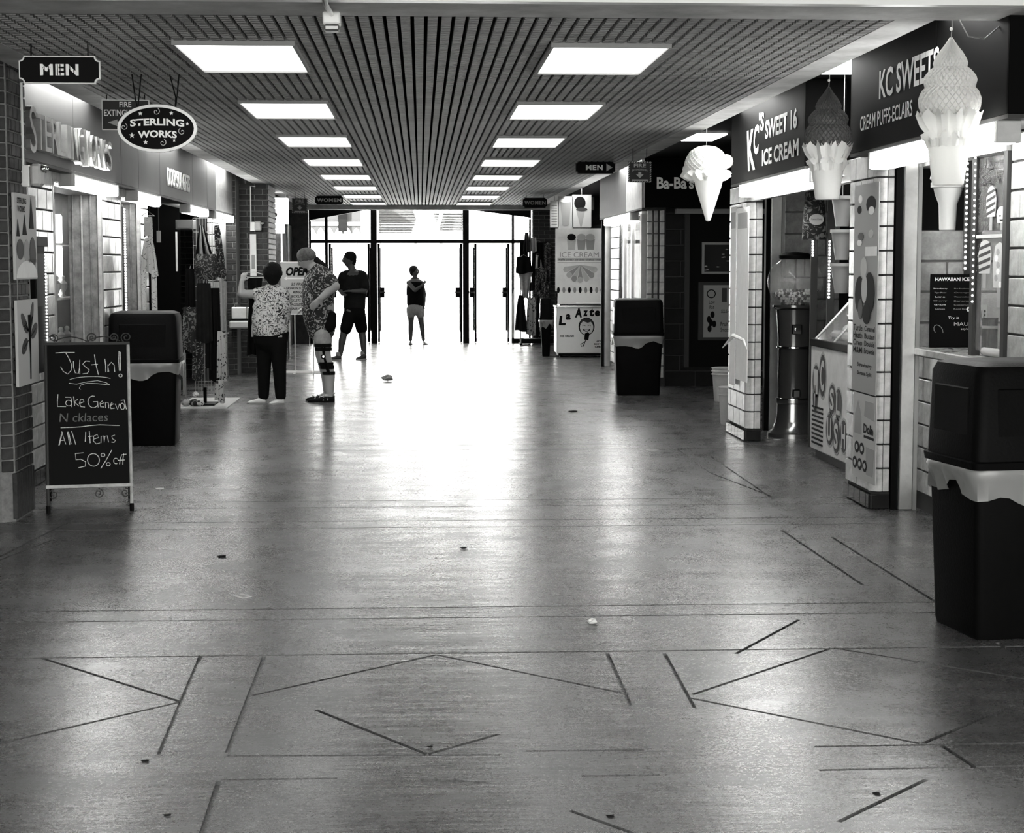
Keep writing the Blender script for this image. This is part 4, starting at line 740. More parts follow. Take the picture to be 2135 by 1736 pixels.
# posters on the near right pier
def rposter(pa, pb, py0, py1, X, lab, m_='signgrey', nm='poster', cat='poster', cur=0, grp=None, ym=None):
    ym = ym or (py0 + py1) / 2
    a = atX(pa, ym, X); b = atX(pb, ym, X); z1 = atX(pa, py0, X).z; z0 = atX(pa, py1, X).z; wd = a.y - b.y; fr = FRt(X, a.y, z0)
    t = thing(nm, lab, cat, fr.p(wd / 2, 0), grp); MB().slab(fr, 0, wd, 0, z1 - z0, -.006, 0).build('panel', m_, t); return t, fr, wd, z1 - z0
t, fr, w_, h_ = rposter(1779, 1829, 388, 812, WR - .02, 'tall dark dessert menu poster on the near right tiled pier', 'greyprint')
for i, (a, b, ra, rb, m_) in enumerate(((.25, .93, .08, .02, 'paper'), (.22, .88, .09, .02, 'ink'), (.7, .9, .2, .04, 'ink'), (.72, .87, .12, .02, 'paper'), (.3, .75, .12, .02, 'signgrey'), (.72, .76, .1, .02, 'midprint'), (.25, .72, .1, .015, 'paper'), (.45, .6, .13, .05, 'midprint'), (.3, .47, .2, .09, 'ink'), (.7, .48, .22, .1, 'ink'), (.5, .5, .12, .07, 'midprint'), (.6, .38, .16, .05, 'ink'), (.35, .4, .1, .05, 'signgrey'))): MB().ell(fr, a * w_, b * h_, ra * w_, rb * h_, .0005 + i * .0003, .001 + i * .0004, 14).build('picture', m_, t)
MB().slab(fr, .5 * w_, .95 * w_, .655 * h_, .7 * h_, 0, .002).build('picture', 'paper', t)
for i, (l, r_) in enumerate((('Turtle', 'Caramel'), ('Heath', 'Butter'), ('Oreo', 'Double'), ('M&M', 'Brownie'))): text(fr, l, .25 * w_, (.31 - i * .036) * h_, .38 * w_, .03 * h_, 'ink', t, bold=.02); text(fr, r_, .74 * w_, (.31 - i * .036) * h_, .42 * w_, .026 * h_, 'ink', t, bold=.02)
text(fr, 'Strawberry', .55 * w_, .13 * h_, .6 * w_, .025 * h_, 'ink', t, bold=.02); text(fr, 'Banana Split', .55 * w_, .09 * h_, .6 * w_, .025 * h_, 'ink', t, bold=.02)
t, fr, w_, h_ = rposter(1778, 1826, 815, 990, WR - .02, 'pale soft-serve poster with round icons low on the near right pier', 'midprint')
for i, (a, b) in enumerate(((.2, .36), (.42, .36), (.12, .17), (.34, .17), (.56, .17))): MB().ell(fr, a * w_, b * h_, .1 * w_, .07 * h_, 0, .002, 16).build('icon', 'ink', t); MB().ell(fr, a * w_, b * h_, .05 * w_, .035 * h_, .002, .003, 10).build('icon', 'midprint', t)
MB().poly(fr, [(.08 * w_, .52 * h_), (.4 * w_, .52 * h_), (.38 * w_, .75 * h_), (.24 * w_, .93 * h_), (.1 * w_, .75 * h_)], 0, .002).build('picture', 'greyprint', t); MB().poly(fr, [(.62 * w_, .08 * h_), (.9 * w_, .08 * h_), (.95 * w_, .4 * h_), (.6 * w_, .4 * h_)], 0, .002).build('picture', 'greyprint', t); MB().poly(fr, [(.5 * w_, .75 * h_), (.95 * w_, .72 * h_), (.9 * w_, .93 * h_), (.55 * w_, .93 * h_)], 0, .002).build('picture', 'greyprint', t)
text(fr, 'Dole', .7 * w_, .61 * h_, .42 * w_, .11 * h_, 'ink', t, bold=.04); MB().slab(fr, .5 * w_, .92 * w_, .5 * h_, .53 * h_, 0, .002).build('picture', 'ink', t)
# white paper banners on the second pier
for pa, pb, py0, py1, X, l, m_ in ((1522, 1533, 433, 800, WR - .03, 'long white paper banner on the far edge of the second right pier', 'paper'), (1535, 1559, 435, 790, WR - .05, 'curling glossy white menu banner on the second right pier', 'paper')):
    t, fr, w_, h_ = rposter(pa, pb, py0, py1, X, l, m_)
    MB().slab(fr, .1 * w_, .9 * w_, .88 * h_, .97 * h_, 0, .002).build('printed_head', 'greyprint', t)
    if pa > 1530: MB().tube([fr.p(-.1, .18 * h_, .1), fr.p(.3 * w_, .26 * h_, .05), fr.p(.8 * w_, .24 * h_, .01), fr.p(w_, .19 * h_, 0)], [.004, .02, .012, .004], 6).build('curled_edge', 'paper', t)
# paper cups, sweet bag and bead lights in the entrance
def cupstack(x, y, ztop, n, lab, s=1.0):
    for i in range(n):
        z = ztop - i * .235 * s; t = thing('sample_cup', f'{("top","middle","bottom")[i]} {lab}', 'cup', (x, y, z - .2 * s), 'big cups hung by the entrance')
        MB().lathe((x, y, z - .2 * s), [(.045 * s, 0), (.075 * s, .19 * s), (.082 * s, .195 * s), (.082 * s, .21 * s)], 20).build('cup_body', 'cup', t, smooth=True); MB().lathe((x, y, z - .2 * s), [(.084 * s, .19 * s), (.084 * s, .212 * s)], 20).build('cup_rim', 'midprint', t, smooth=True)
p = atY(1757, 412, 12.1); cupstack(p.x, 12.1, p.z, 3, 'of three big sample cups behind the near right pier', 1.0)
MB().tube([(p.x, 12.1, p.z - .02), (p.x, 12.1, ZV)], .004, 5).build('cup_string', 'wire', bpy.data.objects['sample_cup'])
p = atY(1698, 440, 14.0); x, y, z = p; t = thing('sweet_bag', 'printed bag of cotton candy hanging above the gumball machine', 'bag', (x, y, z - .2))
n = 20; vs = []
for i, (hw, hz, dp) in enumerate(((.06, .2, .01), (.075, .12, .05), (.085, 0, .07), (.095, -.12, .06), (.1, -.2, .01))): vs += [(x + hw * cos(2 * pi * j / n) * (1 + .04 * sin(j * 3.7)), y + dp * sin(2 * pi * j / n), z + hz * 1.15) for j in range(n)]
MB().add(vs, [(i * n + j, i * n + (j + 1) % n, (i + 1) * n + (j + 1) % n, (i + 1) * n + j) for i in range(4) for j in range(n)]).build('bag', 'printcloth', t, smooth=True)
MB().ell(FC(x, y - .075, z - .07), 0, 0, .06, .045, 0, .004, 18).build('label', 'midprint', t); text(FC(x, y - .08, z - .07), 'Cotton Candy', 0, 0, .09, .018, 'ink', t); MB().tube([(x, y, z + .2), (x, y, ZV)], .004, 5).build('string', 'wire', t)
def beads(px, py0, py1, Y, n, lab, r=.008):
    a = atY(px, py0, Y); b = atY(px, py1, Y); t = thing('bead_light_string', lab, 'light string', (a.x, Y, b.z), 'bead light strings'); MB().box(a.x - .012, a.x + .012, Y + .008, Y + .016, b.z, a.z).build('light_strip', 'signgrey', t)
    me = MB().ball((0, 0, 0), r, 6).mesh('bulb', 0, True); me.materials.append(M['led'])
    for i in range(n): link('bulb', me, None, t, (a.x, Y, b.z + (a.z - b.z) * (i + .5) / n))
beads(1695, 500, 535, 14.5, 6, 'short bead light string just above the gumball globe', .009); beads(1730, 500, 623, 13.9, 18, 'bead light string beside the gumball globe', .009)
for px, Y_ in ((1695, 14.516), (1730, 13.916), (2018, 10.9)): a = atY(px, 480, Y_); struct(MB().box(a.x - .012, a.x + .045, Y_, Y_ + .03, 1.03 if px > 2000 else 0, 2.26), 'trim_9', 'signgrey')
# ================================================================ near right service window
ct = MB().box(WR2 - .07, 4.0, YN + .01, 10.93, .985, 1.03); t = solo(ct, 'counter', 'tile', 'pale counter slab of the near right service window', 'counter', bevel=.006)
wf = struct(MB().box(WR2 - .03, WR2 + .06, YN + .005, YN + .06, 1.03, 2.2), 'window_4', 'signgrey'); yv = atX(2028, 450, WR2).y
MB().box(WR2 - .0, WR2 + .05, yv - .03, yv + .03, 1.03, 2.2).build('window_frame', 'signgrey', wf); MB().box(WR2 - .04, WR2 + .06, YN, 10.9, 2.16, 2.26).build('window_head', 'wire', wf); MB().box(WR2 + .02, WR2 + .026, YN + .06, yv - .03, 1.06, 2.16).build('window_pane', 'glass', wf)
zsh = atX(2070, 492, WR2).z; MB().box(WR2 + .0, WR2 + .1, YN + .06, yv - .03, zsh - .01, zsh + .01).build('window_bar', 'offwhite', wf)
beads(2018, 312, 565, 10.884, 22, 'left of the two long bead light strings in the service window', .008)
a = atX(2038, 310, WR2); b = atX(2038, 635, WR2); t = thing('bead_light_string', 'right of the two long bead light strings, on the service window frame', 'light string', (WR2 - .01, a.y, b.z), 'bead light strings')
me = MB().ball((0, 0, 0), .006, 6).mesh('bulb', 0, True); me.materials.append(M['led']); MB().box(WR2 - .006, WR2, a.y - .01, a.y + .01, b.z, a.z).build('light_strip', 'signgrey', t)
for i in range(26): link('bulb', me, None, t, (WR2 - .01, a.y, b.z + (a.z - b.z) * (i + .5) / 26))
def dec(px0, px1, py0, py1): a = atX(px0, (py0 + py1) / 2, WR2 + .012); b = atX(px1, (py0 + py1) / 2, WR2 + .012); return FRt(WR2 + .012, (a.y + b.y) / 2, atX(px0, (py0 + py1) / 2, WR2).z), (a.y - b.y) / 2, abs(atX(px0, py0, WR2).z - atX(px0, py1, WR2).z) / 2
for (bx, lab, kind) in (((2057, 2078, 388, 480), 'twisted striped ice lolly sticker high on the service window', 1), ((2078, 2103, 430, 480), 'smiling face lolly sticker high on the service window', 2), ((2040, 2068, 500, 600), 'diagonally striped lolly sticker low on the service window', 1), ((2070, 2098, 505, 640), 'mottled pale lolly sticker low on the service window', 3)):
    fr, w_, h_ = dec(*bx); t = thing('window_sticker', lab, 'sticker', fr.p(0, -h_), 'lolly stickers on the service window')
    MB().poly(fr, [(-w_ * .8, -h_ * .4), (-w_ * .95, h_ * .4), (-w_ * .6, h_ * .9), (0, h_), (w_ * .6, h_ * .9), (w_ * .95, h_ * .4), (w_ * .8, -h_ * .4)], 0, .004).build('lolly', 'midprint', t); MB().slab(fr, -w_ * .25, w_ * .25, -h_, -h_ * .4, 0, .003).build('stick', 'greyprint', t)
    if kind == 1:
        for i in range(4): MB().poly(fr, [(-w_ * .85, h_ * (-.35 + i * .3)), (w_ * .85, h_ * (-.15 + i * .3)), (w_ * .85, h_ * (-.02 + i * .3)), (-w_ * .85, h_ * (-.22 + i * .3))], .004, .005).build('stripe', 'signgrey', t)
    if kind == 2:
        for a_, b_ in ((-.3, .2), (.3, .2)): MB().ell(fr, a_ * w_, b_ * h_, .12 * w_, .08 * h_, .004, .005, 10).build('eye', 'ink', t)
        MB().ell(fr, 0, -.1 * h_, .4 * w_, .15 * h_, .004, .005, 12, pi, 2 * pi).build('mouth', 'ink', t)
    if kind == 3:
        for i in range(6): MB().ell(fr, random.uniform(-.5, .5) * w_, (-.3 + i * .2) * h_, .25 * w_, .1 * h_, .004, .005, 10).build('patch', 'greyprint' if i % 2 else 'paper', t)
fr, w_, h_ = dec(2040, 2106, 330, 390)
t = thing('window_sticker', 'dim dark lettering reading soft serve at the top of the service window', 'sticker', fr.p(0, -h_)); text(fr, 'Soft', .2 * w_, h_ * .5, w_ * 1.1, h_ * .8, 'signgrey', t); text(fr, 'Serve', 0, -h_ * .5, w_ * 1.6, h_ * .7, 'signgrey', t)
# things on the counter
fr, w_, h_ = board(1938, 571, 2030, 712, 10.75); t = thing('menu_blackboard', 'small HAWAIIAN ICE blackboard standing on the near right counter', 'blackboard', (fr.o.x, 10.75, 1.03)); hz = fr.o.z + h_ - 1.03
fr = FC(fr.o.x, 10.75, 1.03); MB().slab(fr, -w_, w_, 0, hz, -.02, 0).build('board', 'black', t, bevel=.004); text(fr, 'HAWAIIAN ICE', 0, hz * .93, w_ * 1.6, .022, 'lettering', t, bold=.02)
for i in range(6): text(fr, ('Strawberry', 'Tiger Blood', 'Lime', 'Cherry', 'Grape', 'Lemon')[i], -w_ * .55, hz * (.8 - .055 * i), w_ * (.65 - .1 * (i % 3)), .009, 'midprint' if i % 2 else 'lettering', t); text(fr, ('Blue Raspberry', 'Orange', 'Watermelon', 'Banana', 'Coconut', 'Root Beer')[i], w_ * .45, hz * (.8 - .055 * i), w_ * .7, .008, 'greyprint', t)
text(fr, 'Try it', w_ * .1, hz * .4, w_ * .5, .02, 'lettering', t, shear=.1); text(fr, 'MAUI', w_ * .5, hz * .32, w_ * .75, .022, 'midprint', t); text(fr, 'style', w_ * .65, hz * .25, w_ * .4, .014, 'lettering', t)
MB().tube([fr.p(-w_ * .6 + .03 * cos(q * .5) - .0, hz * .2 + .05 * abs(sin(q * .4)), .003) for q in range(9)], .002, 4).build('chalk_drawing', 'greyprint', t)
for q in range(6): MB().ell(fr, w_ * .82 + .011 * cos(q * pi / 3), hz * .52 + .011 * sin(q * pi / 3), .006, .006, 0, .004, 8).build('petal', 'lettering', t)
p = atY(2036, 715, 10.1); t = thing('flavour_card', 'folded grey price card standing on the near right counter', 'card', (p.x, 10.1, 1.03)); fr = FC(p.x - .045, 10.1, 1.03); hh = atY(2036, 635, 10.1).z - 1.03
MB().slab(fr, 0, .1, 0, hh, -.004, 0).build('front_leaf', 'midprint', t); MB().poly(Fr((p.x + .055, 10.1, 1.03), (0, 1, 0)), [(0, 0), (.07, 0), (.004, hh)], 0, .004).build('rear_leaf', 'midprint', t); text(fr, 'DOLE', .06, hh * .78, .07, hh * .22, 'ink', t, bold=.03); text(fr, 'WHIP', .055, hh * .45, .05, hh * .2, 'ink', t, bold=.03); MB().ell(fr, .04, hh * .2, .012, .018, 0, .002, 10).build('picture', 'ink', t)
p = atY(2063, 715, 9.95); t = thing('tip_jar', 'dark patterned glass tumbler beside the price card', 'jar', (p.x, 9.95, 1.03)); MB().lathe((p.x, 9.95, 1.03), [(.04, 0), (.045, .02), (.045, .2), (.047, .21)], 20).build('jar', 'blackgloss', t, smooth=True)
for z in (.02, .15): MB().lathe((p.x, 9.95, 1.03 + z), [(.046, 0), (.0465, .008), (.046, .016)], 20).build('band', 'greyprint', t, smooth=True)
p = atY(2090, 697, 8.9); solo(MB().tube([(WR2 + .06, 9.75, 1.056), (WR2 + .06, 9.3, 1.056)], .024, 12), 'paper_roll', 'offwhite', 'white paper roll lying at the counter edge in the near right window', 'roll', smooth=True)
bx = atY(1985, 478, 10.92); t = thing('display_cone', 'white plastic soft-serve cake cone on the block wall behind the largest cone', 'display cone', (bx.x, 11.02, 1.77)); k = 11.02 / 3600; cz = 1.77
MB().lathe((bx.x, 11.02, cz), [(15 * k, 0), (17 * k, 2 * k), (19 * k, 55 * k), (27 * k, 75 * k), (30 * k, 88 * k), (36 * k, 90 * k), (36 * k, 100 * k), (30 * k, 101 * k)], 24).build('cake_cone', 'white', t, smooth=True)
MB().lathe((bx.x, 11.02, cz), [(30 * k, 100 * k), (38 * k, 108 * k), (36 * k, 118 * k), (30 * k, 124 * k), (32 * k, 130 * k), (28 * k, 140 * k), (16 * k, 152 * k), (3 * k, 165 * k)], 24).build('swirl', 'white', t, smooth=True); text(FC(bx.x + 22 * k, 11.02 - 38 * k, cz + 108 * k), 'e', 0, 0, .05, .05, 'ink', t, bold=.02)
# ================================================================ left shops: goods, racks, fountain
def cloth(parent, nm, m_, fr, w0, w1, h, amp=.02, nw=3, off=0, depth=.004, top=None, n=16, rows=8, drift=0):
    vs = []
    for i in range(rows + 1):
        f_ = i / rows; ww = w0 + (w1 - w0) * (f_ ** .6)
        for side in (0, 1):
            for j in range(n + 1): g_ = j / n; vs.append(fr.p((g_ - .5) * ww + drift * f_, -h * f_ + .02 * sin(g_ * 5 + off) * f_, off * 0 + amp * f_ ** .5 * sin(g_ * nw * 2 * pi + off) + side * depth))
    fs = []; N_ = n + 1
    for i in range(rows):
        for j in range(n): a = i * 2 * N_ + j; b = (i + 1) * 2 * N_ + j; fs += [(a, b, b + 1, a + 1), (a + N_, a + N_ + 1, b + N_ + 1, b + N_)]
        fs += [(i * 2 * N_, i * 2 * N_ + N_, (i + 1) * 2 * N_ + N_, (i + 1) * 2 * N_), (i * 2 * N_ + n, (i + 1) * 2 * N_ + n, (i + 1) * 2 * N_ + N_ + n, i * 2 * N_ + N_ + n)]
    return MB().add(vs, fs).build(nm, m_, parent, smooth=True)
# pale print apron-dress hanging in the left doorway
p = atY(309, 452, 16.2); t = thing('hanging_dress', 'pale speckled dress hanging at the left shop entrance above the bin', 'dress', (p.x, 16.2, p.z - .95)); k = 16.2 / 3600
fr = Fr((p.x, 16.2, p.z), (1, 0, 0)); cloth(t, 'bodice', 'towel', fr, .07, .085, 40 * k * 1.1, .006, 1)
fr = Fr((p.x, 16.2, p.z - 42 * k), (1, 0, 0)); cloth(t, 'skirt', 'towel', fr, .05, .17, 75 * k, .02, 2.5)
for a, h_, w_ in ((-.05, 95, .045), (.045, 98, .055)): fr = Fr((p.x + a, 16.19, p.z - 108 * k), (1, 0, 0)); cloth(t, 'hanging_panel', 'towel', fr, .05, w_, h_ * k, .012, 1)
MB().box(p.x - .03, p.x + .02, 16.17, 16.175, p.z - 36 * k, p.z - 12 * k).build('price_tag', 'midprint', t); MB().tube([(p.x - .06, 16.2, p.z + .01), (p.x, 16.2, p.z + .05), (p.x + .06, 16.2, p.z + .01), (p.x - .06, 16.2, p.z + .01)], .004, 5).build('hanger', 'wire', t); MB().tube([(p.x, 16.2, p.z + .05), (FXL - .03, 16.2, 2.245)], .003, 5).build('hook', 'wire', t)
# grid stand of bags and beach clothes
gy = 19.2; k = gy / 3600; X0 = atY(402, 460, gy).x; X1 = atY(442, 460, gy).x; zt0 = atY(420, 455, gy).z
t = thing('display_rack', 'wire grid rack standing at the left shop entrance with bags and clothes hung on it', 'rack', ((X0 + X1) / 2 - .2, gy, 0))
for i in range(7): x = X0 + (X1 - X0) * i / 6; MB().tube([(x, gy, .12), (x, gy, zt0)], .0035, 5).build('grid_wire', 'wire', t)
for i in range(14): z = .12 + (zt0 - .12) * i / 13; MB().tube([(X0, gy, z), (X1, gy, z)], .003, 5).build('grid_wire', 'wire', t)
MB().box(X0 - .02, X1 + .02, gy - .2, gy + .2, .012, .03).build('base', 'black', t, bevel=.004)
for z_ in (zt0 - .01, 1.5, .8, .32): MB().tube([(X1, gy - .0, z_), (X1 + .17, gy - .03, z_)], .008, 6).build('side_arm', 'wire', t); MB().tube([((X0 + X1) / 2, gy, .0), ((X0 + X1) / 2, gy, .2)], .02).build('post', 'black', t)
mt = atZ(425, 848); solo(MB().box(-2.66, -2.1, 18.75, 20.2, .0, .012), 'floor_mat', 'midprint', 'thin pale mat under the left clothes rack', 'mat')
def P(px, py, Y=gy): return atY(px, py, Y)
def onrack(nm, lab, cat, m_, px, py, w0, w1, h_, y=gy - .05, grp='goods on the left grid rack', amp=.02, nw=2, drift=0, part='fabric'):
    p = P(px, py, y); o = thing(nm, lab, cat, (p.x, y, p.z - h_ * k), grp); cloth(o, part, m_, Fr(p, (1, 0, 0)), w0 * k, w1 * k, h_ * k, amp, nw, random.random() * 3, drift=drift * k)
    MB().tube([p, p + Vector((0, .05, .03))], .004, 5).build('hook', 'wire', o); return o, p
p = P(425, 480); t = thing('tote_bag', 'patterned beach bag hanging by long striped straps from the grid rack', 'bag', P(430, 580), 'goods on the left grid rack')
for a, b, m_ in ((408, 411, 'black'), (413, 421, 'khaki'), (420, 427, 'black'), (427, 437, 'khaki'), (434, 441, 'black')):
    q = P(417 + (a - 408) * .25, 470, gy - .06); e = P(b, 535, gy - .08); MB().tube([q, (q + e) / 2 + Vector((0, -.03, 0)), e], [.006, .014, .018], 6).build('strap', m_, t)
pb_ = P(430, 556, gy - .1); vs = MB()
n = 20; rg_ = []
for hw, dz, dp in ((19, 26, .03), (22, 18, .06), (23, 0, .08), (22, -20, .07), (18, -27, .03)): rg_ += [(pb_.x + hw * k * cos(2 * pi * j / n), pb_.y + dp * sin(2 * pi * j / n), pb_.z + dz * k) for j in range(n)]
MB().add(rg_, [(i * n + j, i * n + (j + 1) % n, (i + 1) * n + (j + 1) % n, (i + 1) * n + j) for i in range(4) for j in range(n)] + [tuple(range(n)), tuple(range(4 * n, 5 * n))]).build('bag_body', 'printcloth', t, smooth=True)
onrack('scarf', 'dark striped scarf hanging down the right edge of the grid rack', 'scarf', 'aloha', 452, 470, 10, 20, 110, gy - .1, drift=10)
onrack('shawl', 'pale long shawl edge hanging at the right of the left grid rack', 'shawl', 'khaki', 464, 560, 4, 8, 230, gy - .02, drift=6, amp=.01)
onrack('sarong', 'leopard spotted sarong low on the right of the left grid rack', 'sarong', 'leopard', 462, 690, 16, 22, 100, gy - .15)
onrack('sarong', 'darker spotted sarong just above the floor under the leopard one', 'sarong', 'leopard', 458, 792, 14, 22, 45, gy - .2)
for px, py, w_, h_, m_, l in ((395, 640, 30, 90, 'printcloth', 'flower print top in the middle of the left rack'), (425, 590, 34, 120, 'cloth_d', 'dark long top under the beach bag'), (447, 600, 26, 190, 'cloth_b', 'black long dress behind the spotted sarongs'), (412, 700, 24, 90, 'aloha', 'leafy print cloth low on the rack'), (436, 670, 16, 100, 'cloth_d', 'dark folded towel low on the rack'), (384, 735, 8, 90, 'khaki', 'pale narrow scarf at the left foot of the rack'), (396, 560, 22, 80, 'cloth_b', 'black blouse left of the beach bag')): onrack('garment', l, 'garment', m_, px, py, w_ * .8, w_, h_, gy - .02 - random.random() * .08)
for i, (px, py, w_, m_, l) in enumerate(((388, 836, 9, 'khaki', 'pale crumpled bundle at the left foot of the grid rack'), (404, 834, 9, 'printcloth', 'printed crumpled bundle at the foot of the grid rack'), (417, 830, 8, 'leopard', 'spotted crumpled bundle at the foot of the grid rack'), (408, 828, 7, 'towel', 'pale speckled bundle on top of the others at the grid rack'))):
    p = P(px, py, 18.95); t = thing('cloth_bundle', l, 'bundle', p, 'crumpled bundles at the grid rack'); vs = []; n = 14; p.z = max(p.z, .012 + w_ * k * .0); rr = w_ * k
    if i < 3: p.z = .012
    bm_ = MB(); rg_ = []
    for a in range(7): rg_ += [(p.x + rr * sin(pi * a / 6) * (1 + .2 * sin(3 * j + a + i)) * cos(2 * pi * j / n), p.y + rr * sin(pi * a / 6) * (1 + .2 * sin(2 * j + a)) * sin(2 * pi * j / n), p.z + rr * .8 * (1 - cos(pi * a / 6)) * (1 + .08 * sin(j * 2.2))) for j in range(n)]
    bm_.add(rg_, [(q * n + j, q * n + (j + 1) % n, (q + 1) * n + (j + 1) % n, (q + 1) * n + j) for q in range(6) for j in range(n)]).build('fabric', m_, t, smooth=True)
# dim things inside the open left shop
t = thing('wall_cabinet', 'dim grey wall cabinet high inside the open left shop', 'cabinet', (-3.15, 21.3, 1.95)); p0 = atY(366, 478, 21.0); p1 = atY(402, 458, 21.0)
MB().box(p0.x, p1.x, 21.0, 21.3, p0.z, p1.z).build('body', 'signgrey', t, bevel=.005); MB().box(p0.x + .02, p1.x - .02, 20.99, 21.0, p0.z + .015, p1.z - .015).build('door', 'signgrey', t); MB().box(p0.x, p0.x + .02, 20.98, 21.0, p0.z - .5, p0.z - .03).build('side_rail', 'midprint', t)
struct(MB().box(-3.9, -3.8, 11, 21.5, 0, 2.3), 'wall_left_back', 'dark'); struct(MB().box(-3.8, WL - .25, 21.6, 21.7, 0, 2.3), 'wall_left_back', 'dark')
for px, py, l in ((313, 490, 'nearer small pale tag hanging inside the open left shop'), (331, 493, 'farther small pale tag hanging inside the open left shop')):
    p = atY(px, py, 18.2); t = thing('hanging_card', l, 'card', p - Vector((0, 0, .06))); MB().box(p.x - .022, p.x + .022, 18.2, 18.205, p.z - .06, p.z + .06).build('card', 'greyprint', t); MB().tube([(p.x, 18.2, p.z + .06), (p.x, 18.2, 2.25)], .003, 4).build('string', 'wire', t)
for pa, pb, py in ((300, 322, 428), (380, 402, 443)):
    p = atX((pa + pb) / 2, py, -3.15 - (pa > 350) * .3); yl_ = p.y; t = thing('interior_lamp', ('near' if pa < 350 else 'far') + ' strip lamp inside the open left shop', 'light', p); MB().box(p.x - .03, p.x + .03, yl_ - .6, yl_ + .6, p.z, p.z + .03).build('tube', 'bar_e', t); MB().box(p.x - .05, p.x + .05, yl_ - .65, yl_ + .65, p.z + .03, p.z + .05).build('tray', 'white', t); MB().tube([(p.x, yl_, p.z + .05), (p.x, yl_, ZV)], .006).build('stem', 'wire', t)
# shelf of ornaments behind the first left window
wx = WL - .5; t = thing('display_shelf', 'glass display shelves with trinkets behind the first left shop window', 'shelf', (wx, 15.3, 0))
for z in (1.25, 1.72, .8): MB().box(wx - .2, wx + .15, 14.75, 16.0, z, z + .015).build('shelf', 'midprint', t)
for yy in (14.8, 15.98): MB().box(wx + .13, wx + .15, yy - .01, yy + .01, 0, 2.1).build('upright', 'wire', t)
lampx = wx + .02; p = atX(138, 500, wx)
t = thing('tall_lamp', 'bright white paper lamp glimpsed through the first left window', 'lamp', (wx, 15.55, 1.265)); M['glow'] = mat('paper_glow', .9, .8, emit=3); MB().lathe((wx, 15.55, 1.735), [(.05, 0), (.055, .02), (.055, .24), (.045, .26)], 16).build('lamp_shade', 'glow', t, smooth=True); MB().lathe((wx, 15.55, 1.265), [(.03, 0), (.03, .02), (.05, .2), (.055, .42), (.05, .45)], 16).build('lamp_shade', 'glow', t, smooth=True)
for i in range(7): o = thing('glass_ornament', f'{("first","second","third","fourth","fifth","sixth","seventh")[i]} pale ornament from the near end on the first left window shelves', 'ornament', (wx + .05, 14.9 + i * .13, 1.265 if i % 2 else .815), 'ornaments behind the first left window'); z = 1.265 if i % 2 else .815; MB().lathe((wx + .05, 14.9 + i * .13, z), [(.03, 0), (.012, .03), (.035, .08), (.04, .12), (.015, .15)], 12).build('body', 'midprint', o, smooth=True); MB().ball((wx + .05, 14.9 + i * .13, z + .17), .022, 8).build('finial', 'paper', o, smooth=True)
yy = yl(258, WL - .1); t = thing('bead_light_string', 'bead light string down the second left shop window', 'light string', (WL - .08, yy, .5), 'bead light strings'); me = MB().ball((0, 0, 0), .009, 6).mesh('bulb', 0, True); me.materials.append(M['led']); MB().box(WL - .12, WL - .1, yy - .02, yy + .02, .45, 2.1).build('light_strip', 'signgrey', t)
for i in range(60): link('bulb', me, None, t, (WL - .09, yy, .6 + i * .025))
# drinking fountain
gy2 = 24.3; a = atY(484, 665, gy2); b = atY(523, 640, gy2); t = thing('drinking_fountain', 'steel drinking fountain on a ledge in front of the far left brick wall', 'drinking fountain', ((a.x + b.x) / 2, gy2, a.z - .3))
MB().box(a.x, b.x - .05, gy2 - .1, 24.5, a.z, b.z).build('cabinet', 'steel', t, bevel=.01); MB().box(b.x - .045, b.x + .06, gy2 - .1, 24.5, a.z, b.z).build('cabinet', 'steel', t, bevel=.01); MB().box(a.x - .02, b.x + .1, gy2 - .15, 24.5, a.z - .04, a.z - .005).build('tray', 'black', t)
c0 = atY(480, 684, gy2); c1 = atY(525, 668, gy2); MB().box(c0.x, c1.x, gy2 - .18, 24.5, c0.z, c1.z).build('ledge', 'midprint', t, bevel=.02); MB().tube([(a.x + .05, gy2 - .05, b.z), (a.x + .05, gy2 - .05, b.z + .05), (a.x + .1, gy2 - .08, b.z + .06)], .008).build('spout', 'chrome', t)
# white sign cabinet and small boxes on the far left shop
def yb(pa, pb, py0, py1, X): a = atX(pa, py1, X); b = atX(pb, py0, X); return a.y, b.y, a.z, b.z
t = thing('sign_box', 'white lit sign box with a small dark mark above the far left shop', 'sign', (-2.45, 29, 2.3)); a = atY(566, 470, 28.0); b = atY(599, 412, 28.0)
M['signglow'] = mat('lit_sign_face', .9, .5, emit=1.6); MB().box(a.x, b.x, 28.0, 28.25, a.z + .03, b.z).build('cabinet', 'signglow', t, bevel=.006); MB().ell(FC(a.x + .07, 27.99, (a.z + b.z) / 2 - .05), 0, 0, .025, .035, 0, .006, 12).build('logo', 'ink', t); MB().ell(FC(a.x + .07, 27.99, (a.z + b.z) / 2 - .12), 0, 0, .015, .02, 0, .006, 12).build('logo', 'ink', t)
MB().box(a.x + .05, b.x - .06, 28.0, 28.2, a.z - .12, a.z + .03).build('lower_box', 'signglow', t, bevel=.006); MB().tube([(b.x - .03, 28.1, b.z), (b.x - .03, 28.1, ZV)], .01).build('hanger', 'wire', t)
for px0, px1, py0, py1, Y, m_, l in ((558, 567, 480, 548, 28.24, 'paper', 'upper'), (522, 534, 488, 575, 24.9, 'paper', 'pale')):
    a = atY(px0, py1, Y); b = atY(px1, py0, Y); t = thing('paper_banner', f'{l} narrow white banner ' + ('on the far left shop corner' if px0 > 550 else 'on the far brick pier below the emergency light'), 'banner', (a.x, Y, a.z)); MB().box(a.x, b.x, Y - .01, Y, a.z, b.z).build('banner', m_, t); MB().box(a.x + .02, b.x - .02, Y - .013, Y - .01, a.z + .1, a.z + .3).build('print', 'greyprint', t)
